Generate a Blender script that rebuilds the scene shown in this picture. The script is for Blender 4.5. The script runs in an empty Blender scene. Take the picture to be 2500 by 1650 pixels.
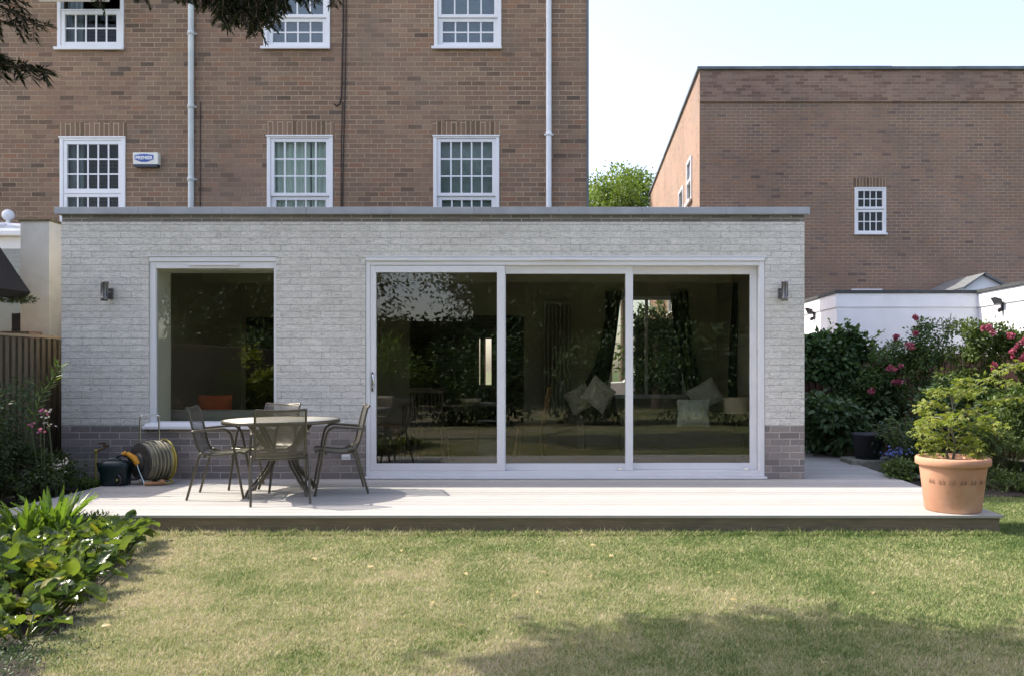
import bpy, bmesh, math, random
import numpy as np
from mathutils import Vector, Matrix
R = math.radians
random.seed(7)
rng = np.random.default_rng(11)
S = bpy.context.scene
COL = S.collection

# ------------------------------------------------------------------ camera, sky, sun, exposure
# metres; the camera stands at x=0,y=0 looking along +y; the deck is z=0, the lawn z=-0.15
F = 2000.0; CX = 1420.0; CY = 898.0; EYE = 1.245
cam_d = bpy.data.cameras.new("camera"); cam = bpy.data.objects.new("camera", cam_d); COL.objects.link(cam)
cam.location = (0, 0, EYE); cam.rotation_euler = (R(90), 0, 0)
cam_d.sensor_width = 36; cam_d.lens = F * 36 / 2500
cam_d.shift_x = -(CX - 1250) / 2500; cam_d.shift_y = (CY - 825) / 2500
cam_d.clip_end = 2000; cam_d.clip_start = 0.05
S.camera = cam
SUNV = Vector((-0.95, 0.20, 1.0)).normalized()          # towards the sun
elev = math.asin(SUNV.z); az = math.atan2(SUNV.x, SUNV.y)
w = bpy.data.worlds.new("World"); S.world = w; w.use_nodes = True
nt = w.node_tree; bg = nt.nodes["Background"]
sky = nt.nodes.new("ShaderNodeTexSky"); sky.sky_type = 'NISHITA'; sky.sun_disc = False
sky.sun_elevation = elev; sky.sun_rotation = az; sky.altitude = 50
sky.air_density = 1.0; sky.dust_density = 2.2; sky.ozone_density = 1.4
hs = nt.nodes.new('ShaderNodeHueSaturation'); hs.inputs['Saturation'].default_value = 0.82; nt.links.new(sky.outputs[0], hs.inputs['Color']); tn = nt.nodes.new('ShaderNodeMixRGB'); tn.blend_type = 'MULTIPLY'; tn.inputs[0].default_value = 1; tn.inputs[2].default_value = (1.06, 0.98, 0.99, 1); nt.links.new(hs.outputs[0], tn.inputs[1]); nt.links.new(tn.outputs[0], bg.inputs[0]); bg.inputs[1].default_value = 0.13
sd = bpy.data.lights.new("sun", 'SUN'); sd.energy = 2.0; sd.angle = R(0.55); sd.color = (1, 0.94, 0.84)
sun = bpy.data.objects.new("sun", sd); COL.objects.link(sun)
sun.rotation_euler = SUNV.to_track_quat('Z', 'Y').to_euler()
S.view_settings.view_transform = 'Standard'; S.view_settings.look = 'None'
S.view_settings.exposure = 1.72; S.view_settings.gamma = 1.0
S.cycles.max_bounces = 8; S.cycles.transparent_max_bounces = 16

def P(px, py, d):                                        # a point of the scene at depth d
    return Vector(((px - CX) * d / F, d, EYE - (py - CY) * d / F))
def PX(px, d): return (px - CX) * d / F
def PZ(py, d): return EYE - (py - CY) * d / F

# ------------------------------------------------------------------ materials
def lin(r, g, b):
    f = lambda c: (c / 255 / 12.92) if c <= 10 else ((c / 255 + 0.055) / 1.055) ** 2.4
    return (f(r), f(g), f(b), 1)
class NT:
    def __init__(s, name):
        s.m = bpy.data.materials.new(name); s.m.use_nodes = True; s.t = s.m.node_tree
        s.b = s.t.nodes["Principled BSDF"]; s.out = s.t.nodes["Material Output"]
    def n(s, t, **k):
        x = s.t.nodes.new("ShaderNode" + t)
        for a, v in k.items(): setattr(x, a, v)
        return x
    def l(s, a, b): s.t.links.new(a, b)
    def math(s, op, a, b=None, c=None, clamp=False):
        x = s.n("Math", operation=op, use_clamp=clamp)
        for i, v in enumerate((a, b, c)):
            if v is None: continue
            if isinstance(v, (int, float)): x.inputs[i].default_value = v
            else: s.l(v, x.inputs[i])
        return x.outputs[0]
    def ramp(s, fac, stops, interp='LINEAR'):
        x = s.n("ValToRGB"); cr = x.color_ramp; cr.interpolation = interp
        while len(cr.elements) < len(stops): cr.elements.new(0.5)
        for e, (p, c) in zip(cr.elements, stops):
            e.position = p; e.color = c if len(c) == 4 else (*c, 1)
        s.l(fac, x.inputs[0]); return x.outputs[0]
    def noise(s, vec, scale, detail=3, rough=0.55, dist=0):
        x = s.n("TexNoise"); x.inputs["Scale"].default_value = scale; x.inputs["Detail"].default_value = detail
        x.inputs["Roughness"].default_value = rough; x.inputs["Distortion"].default_value = dist
        if vec is not None: s.l(vec, x.inputs["Vector"])
        return x.outputs["Fac"]
    def mix(s, fac, a, b, mode='MIX'):
        x = s.n("MixRGB", blend_type=mode)
        for i, v in zip((0, 1, 2), (fac, a, b)):
            if isinstance(v, (int, float)): x.inputs[i].default_value = v
            elif isinstance(v, tuple): x.inputs[i].default_value = v if len(v) == 4 else (*v, 1)
            else: s.l(v, x.inputs[i])
        return x.outputs[0]
    def rng(s, v, a, b, c, d):
        x = s.n("MapRange"); s.l(v, x.inputs[0])
        for i, q in enumerate((a, b, c, d)): x.inputs[i + 1].default_value = q
        return x.outputs[0]
    def bump(s, h, strength=0.3, dist=0.01):
        x = s.n("Bump"); x.inputs["Strength"].default_value = strength; x.inputs["Distance"].default_value = dist
        s.l(h, x.inputs["Height"]); s.l(x.outputs[0], s.b.inputs["Normal"])
    def obj(s): return s.n("TexCoord").outputs["Object"]
    def uv(s): return s.n("TexCoord").outputs["UV"]

def plain(name, col, rough=0.5, metal=0.0, var=0.12, scale=12.0, bump=0.0, dirt=None, spec=None):
    t = NT(name); c = (*col[:3], 1)
    nz = t.noise(t.obj(), scale, 5)
    a = tuple(v * (1 - var) for v in col[:3]); b = tuple(min(1, v * (1 + var)) for v in col[:3])
    cc = t.ramp(nz, [(0.3, a), (0.7, b)])
    if dirt:
        nd = t.noise(t.obj(), scale * 0.23, 6, 0.7)
        cc = t.mix(t.rng(nd, 0.5, 0.75, 0, dirt[1]), cc, dirt[0])
    t.l(cc, t.b.inputs["Base Color"])
    t.b.inputs["Roughness"].default_value = rough; t.b.inputs["Metallic"].default_value = metal
    if spec is not None: t.b.inputs["Specular IOR Level"].default_value = spec
    if bump: t.bump(t.noise(t.obj(), scale * 6, 4), bump, 0.004)
    return t.m

def brick(name, ramp, mortar_or_shadow, bw=0.225, bh=0.075, m=0.0055, uoff=0.0, voff=0.0, bstr=0.6, stain=None, white=False, lows=(0.82, 1.12), smear_=0.75):
    t = NT(name)
    sep = t.n("SeparateXYZ"); t.l(t.uv(), sep.inputs[0])
    wob = t.noise(t.uv(), 9 if not white else 14, 3)
    u = t.math('ADD', sep.outputs[0], uoff); v = t.math('ADD', sep.outputs[1], voff)
    amp = 0.004 if not white else 0.008
    v = t.math('ADD', v, t.math('MULTIPLY', t.math('SUBTRACT', wob, 0.5), amp * 2))
    vr = t.math('DIVIDE', v, bh); row = t.math('FLOOR', vr); fv = t.math('FRACT', vr)
    ro = t.n("TexWhiteNoise", noise_dimensions='1D'); t.l(row, ro.inputs["W"])
    off = t.math('ADD', t.math('MULTIPLY', t.math('FLOORED_MODULO', row, 2.0), 0.5), t.math('MULTIPLY', ro.outputs[0], 0.12))
    ur = t.math('ADD', t.math('DIVIDE', u, bw), off); colm = t.math('FLOOR', ur); fu = t.math('FRACT', ur)
    cmb = t.n("CombineXYZ"); t.l(colm, cmb.inputs[0]); t.l(row, cmb.inputs[1])
    wn = t.n("TexWhiteNoise", noise_dimensions='2D'); t.l(cmb.outputs[0], wn.inputs["Vector"])
    du = t.math('MULTIPLY', t.math('MINIMUM', fu, t.math('SUBTRACT', 1.0, fu)), bw)
    dv = t.math('MULTIPLY', t.math('MINIMUM', fv, t.math('SUBTRACT', 1.0, fv)), bh)
    fine = t.noise(t.uv(), 120, 3)
    if not white:
        dd = t.math('MINIMUM', du, dv)
        dd = t.math('ADD', dd, t.math('MULTIPLY', t.math('SUBTRACT', fine, 0.5), 0.004))
        mask = t.rng(dd, m * 0.75, m * 1.25, 0, 1)
        bc = t.ramp(wn.outputs["Value"], ramp)
        big = t.noise(t.uv(), 0.55, 4, 0.6)
        bc = t.mix(1.0, bc, t.ramp(big, [(0.3, (lows[0],) * 3), (0.7, (lows[1],) * 3)]), 'MULTIPLY')
        bc = t.mix(1.0, bc, t.ramp(t.noise(t.uv(), 45, 4, 0.7), [(0.25, (0.8,) * 3), (0.75, (1.2,) * 3)]), 'MULTIPLY')
        smear = t.rng(t.noise(t.uv(), 0.8, 4, 0.7), 0.42, 0.62, 0.0, smear_)    # mortar colour smeared over, so joints vanish in places
        mc = t.mix(smear, mortar_or_shadow, bc)
        c = t.mix(mask, mc, bc)
        if stain:
            c = t.mix(t.rng(t.noise(t.uv(), 1.3, 6, 0.75), 0.5, 0.72, 0, 0.42), c, (0.165, 0.155, 0.12)); c = t.mix(t.rng(t.noise(t.uv(), 0.43, 5, 0.7), 0.52, 0.7, 0, 0.35), c, (0.27, 0.21, 0.165))
            sn = t.n("Mapping"); t.l(t.uv(), sn.inputs[0]); sn.inputs["Scale"].default_value = (1.2, 0.45, 1)
            f = t.rng(t.noise(sn.outputs[0], 1.6, 6, 0.7), 0.55, 0.78, 0, stain[1])
            c = t.mix(f, c, stain[0])
        h = t.math('ADD', mask, t.math('MULTIPLY', fine, 0.25))
    else:
        bc = t.ramp(wn.outputs["Value"], ramp)
        mp = t.n("Mapping"); t.l(t.uv(), mp.inputs[0]); mp.inputs["Scale"].default_value = (0.35, 1.3, 1)
        crk = t.noise(mp.outputs[0], 42, 6, 0.72, 1.2)
        bc = t.mix(t.rng(crk, 0.45, 0.66, 0, 0.6), bc, (0.25, 0.255, 0.24)); bc = t.mix(1.0, bc, t.ramp(t.noise(t.uv(), 70, 3, 0.8), [(0.3, (0.84,) * 3), (0.7, (1.12,) * 3)]), 'MULTIPLY')
        big = t.noise(t.uv(), 0.9, 5, 0.7)
        bc = t.mix(t.rng(big, 0.42, 0.75, 0, 0.32), bc, (0.44, 0.42, 0.35))
        hn = t.noise(t.uv(), 6, 3)
        hl = t.rng(t.math('MULTIPLY', fv, bh), 0.0035, 0.0095, 1, 0)  # painted shadow line along the foot of each course
        hl = t.math('MULTIPLY', hl, t.rng(hn, 0.3, 0.6, 0.45, 1.0))
        vl = t.math('MULTIPLY', t.rng(du, 0.002, 0.0045, 1, 0), t.rng(hn, 0.4, 0.6, 0.15, 0.9))
        jn = t.math('MAXIMUM', hl, vl)
        c = t.mix(t.math('MULTIPLY', jn, 0.72), bc, mortar_or_shadow)
        h = t.math('ADD', t.math('MULTIPLY', t.math('SUBTRACT', 1.0, jn), 1.0), t.math('MULTIPLY', crk, -1.3))
        h = t.math('ADD', h, t.math('MULTIPLY', wn.outputs["Value"], 0.5))
    t.l(c, t.b.inputs["Base Color"]); t.b.inputs["Roughness"].default_value = 0.88
    t.b.inputs["Specular IOR Level"].default_value = 0.25
    t.bump(h, bstr, 0.006)
    return t.m

def leafmat(name, cols, transl=0.35, rough=0.45, spec=0.4):
    t = NT(name); g = t.n("NewGeometry")
    n = len(cols); c = t.ramp(g.outputs["Random Per Island"], [(i / max(1, n - 1), cols[i]) for i in range(n)])
    big = t.noise(t.obj(), 2.2, 2)
    c = t.mix(1.0, c, t.ramp(big, [(0.3, (0.72, 0.78, 0.75)), (0.72, (1.25, 1.2, 1.0))]), 'MULTIPLY')
    t.l(c, t.b.inputs["Base Color"]); t.b.inputs["Roughness"].default_value = rough
    t.b.inputs["Specular IOR Level"].default_value = spec
    tr = t.n("BsdfTranslucent"); t.l(t.mix(1.0, c, (1.15, 1.25, 0.55), 'MULTIPLY'), tr.inputs[0])
    mx = t.n("MixShader"); mx.inputs[0].default_value = transl
    t.l(t.b.outputs[0], mx.inputs[1]); t.l(tr.outputs[0], mx.inputs[2]); t.l(mx.outputs[0], t.out.inputs[0])
    return t.m

def veined(m):
    t = m.node_tree; b = t.nodes["Principled BSDF"]; lk = b.inputs["Base Color"].links[0].from_socket
    tc = t.nodes.new("ShaderNodeTexCoord"); v = t.nodes.new("ShaderNodeTexVoronoi"); v.feature = 'DISTANCE_TO_EDGE'; v.inputs["Scale"].default_value = 38; t.links.new(tc.outputs["Object"], v.inputs["Vector"])
    rp = t.nodes.new("ShaderNodeValToRGB"); rp.color_ramp.elements[0].color = (0.62, 0.66, 0.5, 1); rp.color_ramp.elements[1].position = 0.14; rp.color_ramp.elements[1].color = (1.08, 1.05, 1, 1); t.links.new(v.outputs["Distance"], rp.inputs[0])
    n = t.nodes.new("ShaderNodeTexNoise"); n.inputs["Scale"].default_value = 16; n.inputs["Detail"].default_value = 4; t.links.new(tc.outputs["Object"], n.inputs["Vector"])
    r2 = t.nodes.new("ShaderNodeValToRGB"); r2.color_ramp.elements[0].position = .35; r2.color_ramp.elements[0].color = (.66, .7, .7, 1); r2.color_ramp.elements[1].position = .7; r2.color_ramp.elements[1].color = (1.3, 1.22, 1.05, 1); t.links.new(n.outputs["Fac"], r2.inputs[0])
    m1 = t.nodes.new("ShaderNodeMixRGB"); m1.blend_type = 'MULTIPLY'; m1.inputs[0].default_value = 1; t.links.new(lk, m1.inputs[1]); t.links.new(rp.outputs[0], m1.inputs[2])
    m2 = t.nodes.new("ShaderNodeMixRGB"); m2.blend_type = 'MULTIPLY'; m2.inputs[0].default_value = 1; t.links.new(m1.outputs[0], m2.inputs[1]); t.links.new(r2.outputs[0], m2.inputs[2]); t.links.new(m2.outputs[0], b.inputs["Base Color"])
    bp = t.nodes.new("ShaderNodeBump"); bp.inputs["Strength"].default_value = .7; bp.inputs["Distance"].default_value = .006; t.links.new(v.outputs["Distance"], bp.inputs["Height"]); t.links.new(bp.outputs[0], b.inputs["Normal"])
    return m

def glassmat(name, tint=(0.86, 0.9, 0.86), f0=0.05, wav=0.0):
    t = NT(name); t.t.nodes.remove(t.b)
    tr = t.n("BsdfTransparent"); tr.inputs[0].default_value = (*tint, 1)
    gl = t.n("BsdfGlossy"); gl.inputs["Roughness"].default_value = 0.0
    ge = t.n("NewGeometry"); dp = t.n("VectorMath", operation='DOT_PRODUCT'); t.l(ge.outputs["Incoming"], dp.inputs[0]); t.l(ge.outputs["Normal"], dp.inputs[1])
    k_ = t.math('POWER', t.math('SUBTRACT', 1.0, t.math('ABSOLUTE', dp.outputs["Value"])), 5.0)      # reflectance of a thin pane, the same from both sides
    fac = t.math('ADD', t.math('MULTIPLY', k_, 1 - f0), f0)
    mx = t.n("MixShader"); t.l(fac, mx.inputs[0]); t.l(tr.outputs[0], mx.inputs[1]); t.l(gl.outputs[0], mx.inputs[2])
    if wav:
        b = t.n("Bump"); b.inputs["Strength"].default_value = wav; b.inputs["Distance"].default_value = 0.01
        t.l(t.noise(t.obj(), 2.5, 1), b.inputs["Height"]); t.l(b.outputs[0], gl.inputs["Normal"])
    t.l(mx.outputs[0], t.out.inputs[0]); return t.m

def meshmat(name, col, cell=0.0075, solid=0.42):
    t = NT(name); sep = t.n("SeparateXYZ"); t.l(t.uv(), sep.inputs[0])
    fu = t.math('FRACT', t.math('DIVIDE', sep.outputs[0], cell)); fv = t.math('FRACT', t.math('DIVIDE', sep.outputs[1], cell))
    s_ = 1 - math.sqrt(1 - solid)
    a = t.math('MAXIMUM', t.math('LESS_THAN', fu, s_), t.math('LESS_THAN', fv, s_))
    t.b.inputs["Base Color"].default_value = (*col, 1); t.b.inputs["Roughness"].default_value = 0.4
    t.b.inputs["Metallic"].default_value = 0.3
    tr = t.n("BsdfTransparent"); mx = t.n("MixShader"); t.l(a, mx.inputs[0]); t.l(tr.outputs[0], mx.inputs[1]); t.l(t.b.outputs[0], mx.inputs[2])
    t.l(mx.outputs[0], t.out.inputs[0]); return t.m

def woodmat(name, col, var=0.25, axis=0, rough=0.7, board=0.0, dirt=None):
    t = NT(name); mp = t.n("Mapping"); t.l(t.uv(), mp.inputs[0])
    mp.inputs["Scale"].default_value = (1.5, 30, 1) if axis == 0 else (30, 1.5, 1)
    nz = t.noise(mp.outputs[0], 3, 5, 0.6, 0.4)
    a = tuple(v * (1 - var) for v in col); b = tuple(min(1, v * (1 + var)) for v in col)
    c = t.ramp(nz, [(0.28, a), (0.72, b)])
    if board:
        sep = t.n("SeparateXYZ"); t.l(t.uv(), sep.inputs[0])
        wn = t.n("TexWhiteNoise", noise_dimensions='1D'); t.l(t.math('FLOOR', t.math('DIVIDE', sep.outputs[1 - axis], board)), wn.inputs["W"])
        c = t.mix(1.0, c, t.ramp(wn.outputs[0], [(0, (0.86, 0.86, 0.86)), (1, (1.1, 1.09, 1.07))]), 'MULTIPLY')
    if dirt: c = t.mix(t.rng(t.noise(t.uv(), 1.7, 6, 0.7), 0.5, 0.8, 0, dirt[1]), c, dirt[0])
    t.l(c, t.b.inputs["Base Color"]); t.b.inputs["Roughness"].default_value = rough
    t.b.inputs["Specular IOR Level"].default_value = 0.3
    t.bump(nz, 0.2, 0.003); return t.m

M = {}
HB = [(0.0, (0.12, 0.085, 0.064)), (0.04, (0.17, 0.112, 0.078)), (0.16, (0.225, 0.145, 0.1)), (0.6, (0.25, 0.163, 0.112)), (0.85, (0.285, 0.192, 0.125)), (1.0, (0.275, 0.15, 0.095))]
M['house_brick'] = brick('house_brick', HB, (0.42, 0.33, 0.22, 1), stain=((0.13, 0.12, 0.08, 1), 0.45))
M['house_lintel'] = brick('house_lintel', [(0, (0.13, 0.088, 0.055)), (0.4, (0.2, 0.132, 0.085)), (1, (0.25, 0.165, 0.11))], (0.46, 0.37, 0.26, 1), bw=0.6, m=0.006, smear_=0.15)
M['far_brick'] = brick('far_brick', [(0.0, (0.16, 0.11, 0.09)), (0.03, (0.22, 0.155, 0.125)), (0.12, (0.255, 0.168, 0.12)), (0.8, (0.285, 0.188, 0.132)), (1.0, (0.3, 0.18, 0.12))], (0.44, 0.34, 0.25, 1), stain=((0.14, 0.135, 0.1, 1), 0.45))
M['band_brick'] = brick('band_brick', [(0, (0.17, 0.105, 0.08)), (0.5, (0.25, 0.16, 0.12)), (1, (0.3, 0.2, 0.15))], (0.36, 0.28, 0.19, 1), stain=((0.2, 0.17, 0.14, 1), 0.7))
M['white_brick'] = brick('white_brick', [(0, (0.71, 0.685, 0.63)), (0.5, (0.77, 0.745, 0.685)), (1, (0.81, 0.785, 0.725))], (0.24, 0.245, 0.235, 1), white=True, bstr=0.5)
M['grey_brick'] = brick('grey_brick', [(0, (0.2, 0.178, 0.168)), (0.5, (0.265, 0.235, 0.22)), (1, (0.32, 0.28, 0.25))], (0.52, 0.48, 0.44, 1), m=0.0055, bstr=0.7, lows=(0.88, 1.1))
M['top_brick'] = brick('top_brick', [(0, (0.17, 0.155, 0.14)), (1, (0.24, 0.215, 0.195))], (0.42, 0.40, 0.36, 1))
M['coping'] = plain('coping', (0.36, 0.385, 0.42), 0.6, var=0.1, scale=5, bump=0.1, dirt=((0.24, 0.24, 0.22), 0.5))
M['upvc'] = plain('upvc', (0.78, 0.78, 0.785), 0.35, var=0.03, scale=3)
M['pipe_white'] = plain('pipe_white', (0.74, 0.77, 0.8), 0.4, var=0.06, scale=4, dirt=((0.4, 0.42, 0.38), 0.3))
M['pipe_grey'] = plain('pipe_grey', (0.58, 0.62, 0.6), 0.45, var=0.1, scale=4, dirt=((0.3, 0.33, 0.28), 0.4))
M['glass'] = glassmat('glass', (0.88, 0.885, 0.85), f0=0.068)
M['glass_up'] = glassmat('glass_up', (0.75, 0.8, 0.8), 0.085, wav=0.15)
M['glass_low'] = glassmat('glass_low', (0.8, 0.84, 0.82), 0.02)
M['render_white'] = plain('render_white', (0.8, 0.8, 0.81), 0.8, var=0.05, scale=2, bump=0.15, dirt=((0.5, 0.5, 0.46), 0.35))
M['render_cream'] = plain('render_cream', (0.66, 0.64, 0.56), 0.85, var=0.06, scale=3, bump=0.25, dirt=((0.36, 0.32, 0.22), 0.6))
M['felt'] = plain('felt', (0.06, 0.065, 0.065), 0.9, var=0.25, scale=8)
M['lead'] = plain('lead', (0.12, 0.14, 0.15), 0.6, var=0.25, scale=3, dirt=((0.08, 0.12, 0.09), 0.5))
M['slate'] = plain('slate', (0.16, 0.17, 0.17), 0.7, var=0.25, scale=14)
M['deck'] = woodmat('deck', (0.455, 0.44, 0.405), 0.1, 0, 0.75, board=0.145, dirt=((0.34, 0.32, 0.28), 0.45))
M['fascia'] = woodmat('fascia', (0.25, 0.2, 0.135), 0.25, 0, 0.8, board=0.07, dirt=((0.09, 0.085, 0.06), 0.6))
M['fence'] = woodmat('fence', (0.15, 0.122, 0.082), 0.35, 1, 0.85, dirt=((0.1, 0.105, 0.075), 0.6))
M['fence_dark'] = woodmat('fence_dark', (0.15, 0.085, 0.06), 0.3, 1, 0.85)
M['plaster'] = plain('plaster', (0.4, 0.365, 0.27), 0.9, var=0.04, scale=2)
M['jamb'] = plain('jamb', (0.8, 0.8, 0.68), 0.7, var=0.04, scale=2)
M['ceiling'] = plain('ceiling', (0.5, 0.46, 0.33), 0.9, var=0.03, scale=2)
M['floor'] = woodmat('floor', (0.12, 0.09, 0.055), 0.3, 0, 0.4)
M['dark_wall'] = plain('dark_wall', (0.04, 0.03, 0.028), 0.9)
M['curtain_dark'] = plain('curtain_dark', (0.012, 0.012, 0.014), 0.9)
M['curtain_blind'] = plain('curtain_blind', (0.36, 0.4, 0.4), 0.9, var=0.1)
M['curtain_pale'] = plain('curtain_pale', (0.8, 0.85, 0.76), 0.9, var=0.08)
M['curtain_grey'] = plain('curtain_grey', (0.30, 0.34, 0.36), 0.9, var=0.1)
M['soil'] = plain('soil', (0.035, 0.026, 0.018), 0.95, var=0.4, scale=25, bump=0.8)
M['bark'] = plain('bark', (0.16, 0.12, 0.09), 0.9, var=0.35, scale=20, bump=0.8)
M['stem'] = plain('stem', (0.10, 0.12, 0.05), 0.7, var=0.3, scale=20)
M['maple_bark'] = plain('maple_bark', (0.2, 0.19, 0.14), 0.7, var=0.3, scale=25)
M['chair_metal'] = plain('chair_metal', (0.115, 0.105, 0.078), 0.33, 0.55, var=0.1, scale=8)
M['chair_mesh'] = meshmat('chair_mesh', (0.115, 0.105, 0.078), 0.0085, 0.68)
M['seat_mesh'] = meshmat('seat_mesh', (0.24, 0.235, 0.17), 0.0085, 0.84)
M['table_top'] = plain('table_top', (0.6, 0.57, 0.47), 0.45, 0.0, var=0.06, scale=6)
M['steel'] = plain('steel', (0.45, 0.46, 0.46), 0.28, 0.9, var=0.08, scale=10)
M['lamp_steel'] = plain('lamp_steel', (0.2, 0.2, 0.195), 0.45, 0.8, var=0.15, scale=10)
M['chrome'] = plain('chrome', (0.7, 0.72, 0.74), 0.15, 1.0, var=0.03)
M['lamp_glass'] = plain('lamp_glass', (0.3, 0.32, 0.3), 0.15, 0.3)
M['black_plastic'] = plain('black_plastic', (0.018, 0.018, 0.02), 0.42, var=0.2)
M['drum'] = plain('drum', (0.055, 0.052, 0.045), 0.4, var=0.35, scale=14)
M['can_green'] = plain('can_green', (0.008, 0.022, 0.022), 0.38, var=0.15)
M['orange_plastic'] = plain('orange_plastic', (0.72, 0.32, 0.02), 0.45, var=0.12)
M['hose_old'] = plain('hose_old', (0.26, 0.245, 0.17), 0.5, var=0.35, scale=9)
M['hose_yellow'] = plain('hose_yellow', (0.42, 0.33, 0.07), 0.55, var=0.25, scale=9)
M['brass'] = plain('brass', (0.15, 0.10, 0.05), 0.5, 0.6, var=0.2)
M['brown_clay'] = plain('brown_clay', (0.42, 0.22, 0.10), 0.7, var=0.15)
M['terracotta'] = plain('terracotta', (0.57, 0.3, 0.185), 0.8, var=0.1, scale=4, bump=0.2, dirt=((0.7, 0.56, 0.45), 0.7))
M['terra_dark'] = plain('terra_dark', (0.30, 0.16, 0.095), 0.85, var=0.15)
M['dark_pot'] = plain('dark_pot', (0.03, 0.032, 0.04), 0.5, var=0.2)
M['grey_pot'] = plain('grey_pot', (0.19, 0.18, 0.17), 0.7, var=0.2)
M['stone'] = plain('stone', (0.26, 0.25, 0.2), 0.9, var=0.3, scale=18, bump=0.6)
M['alarm_cream'] = plain('alarm_cream', (0.74, 0.74, 0.66), 0.4, var=0.04)
M['alarm_blue'] = plain('alarm_blue', (0.03, 0.09, 0.36), 0.4, var=0.04)
M['alarm_navy'] = plain('alarm_navy', (0.015, 0.022, 0.05), 0.3, var=0.05)
M['ink_white'] = plain('ink_white', (0.8, 0.8, 0.8), 0.5, var=0.02)
M['cable'] = plain('cable', (0.03, 0.022, 0.02), 0.7, var=0.2)
M['sofa'] = plain('sofa', (0.42, 0.4, 0.33), 0.95, var=0.1, scale=30)
M['sofa_dark'] = plain('sofa_dark', (0.09, 0.072, 0.06), 0.9, var=0.15)
M['orange_cloth'] = plain('orange_cloth', (0.50, 0.13, 0.05), 0.95, var=0.12, scale=30)
M['cream_cloth'] = plain('cream_cloth', (0.5, 0.46, 0.36), 0.95, var=0.1, scale=75, dirt=((0.08, 0.05, 0.04), 1.0))
M['flower_cloth'] = plain('flower_cloth', (0.48, 0.49, 0.41), 0.95, var=0.1, scale=60, dirt=((0.2, 0.28, 0.16), 1.0))
M['petal_ochre'] = plain('petal_ochre', (0.55, 0.3, 0.08), 0.9)
M['shade_cloth'] = plain('shade_cloth', (0.62, 0.52, 0.38), 0.9, var=0.06)
M['radiator'] = plain('radiator', (0.36, 0.34, 0.27), 0.5, var=0.05)
M['pine'] = plain('pine', (0.34, 0.2, 0.085), 0.5, var=0.2, scale=12)
M['dark_wood'] = plain('dark_wood', (0.07, 0.045, 0.03), 0.4, var=0.25)
M['car_white'] = plain('car_white', (0.78, 0.79, 0.8), 0.25, var=0.02)
M['car_glass'] = plain('car_glass', (0.03, 0.035, 0.04), 0.1)
M['tyre'] = plain('tyre', (0.02, 0.02, 0.02), 0.85)
M['rose'] = leafmat('rose', [(0.32, 0.045, 0.11, 1), (0.45, 0.09, 0.18, 1), (0.6, 0.22, 0.32, 1)], 0.25)
M['pink_petal'] = leafmat('pink_petal', [(0.4, 0.1, 0.3, 1), (0.55, 0.2, 0.42, 1)], 0.25)
M['pale_petal'] = leafmat('pale_petal', [(0.6, 0.5, 0.52, 1), (0.75, 0.7, 0.7, 1)], 0.25)
M['blue_petal'] = leafmat('blue_petal', [(0.12, 0.15, 0.55, 1), (0.2, 0.25, 0.7, 1)], 0.25)
M['leaf_ivy'] = leafmat('leaf_ivy', [(0.05, 0.095, 0.045, 1), (0.08, 0.145, 0.06, 1), (0.12, 0.19, 0.075, 1)], 0.25, 0.35)
M['leaf_rose'] = leafmat('leaf_rose', [(0.05, 0.095, 0.035, 1), (0.08, 0.14, 0.05, 1), (0.13, 0.2, 0.06, 1)], 0.3)
M['leaf_maple'] = leafmat('leaf_maple', [(0.2, 0.25, 0.055, 1), (0.27, 0.32, 0.075, 1), (0.33, 0.37, 0.1, 1), (0.36, 0.32, 0.1, 1)], 0.45, 0.5)
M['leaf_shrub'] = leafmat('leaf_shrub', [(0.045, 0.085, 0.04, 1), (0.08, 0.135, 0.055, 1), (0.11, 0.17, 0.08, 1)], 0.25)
M['leaf_fern'] = leafmat('leaf_fern', [(0.05, 0.09, 0.025, 1), (0.1, 0.15, 0.04, 1), (0.16, 0.2, 0.06, 1)], 0.35)
M['leaf_lime'] = leafmat('leaf_lime', [(0.09, 0.15, 0.03, 1), (0.14, 0.21, 0.05, 1), (0.2, 0.28, 0.08, 1)], 0.4)
M['leaf_tree'] = leafmat('leaf_tree', [(0.09, 0.14, 0.03, 1), (0.14, 0.2, 0.045, 1), (0.22, 0.28, 0.07, 1)], 0.4)
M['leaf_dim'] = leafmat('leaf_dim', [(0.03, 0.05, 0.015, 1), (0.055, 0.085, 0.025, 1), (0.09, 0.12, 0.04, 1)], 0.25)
M['leaf_bergenia'] = leafmat('leaf_bergenia', [(0.05, 0.09, 0.05, 1), (0.12, 0.18, 0.05, 1), (0.2, 0.26, 0.06, 1), (0.09, 0.14, 0.06, 1), (0.27, 0.31, 0.07, 1)], 0.35, 0.24, 0.6)
veined(M['leaf_bergenia'])
M['leaf_yellow'] = leafmat('leaf_yellow', [(0.25, 0.25, 0.05, 1), (0.38, 0.34, 0.07, 1)], 0.35)
M['leaf_strap'] = leafmat('leaf_strap', [(0.11, 0.19, 0.035, 1), (0.17, 0.26, 0.05, 1), (0.24, 0.32, 0.07, 1)], 0.4, 0.3)
M['needle'] = leafmat('needle', [(0.008, 0.018, 0.008, 1), (0.015, 0.032, 0.014, 1), (0.03, 0.045, 0.016, 1)], 0.15, 0.5)
M['dead_leaf'] = leafmat('dead_leaf', [(0.32, 0.17, 0.08, 1), (0.5, 0.38, 0.18, 1), (0.55, 0.5, 0.3, 1)], 0.2)

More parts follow.
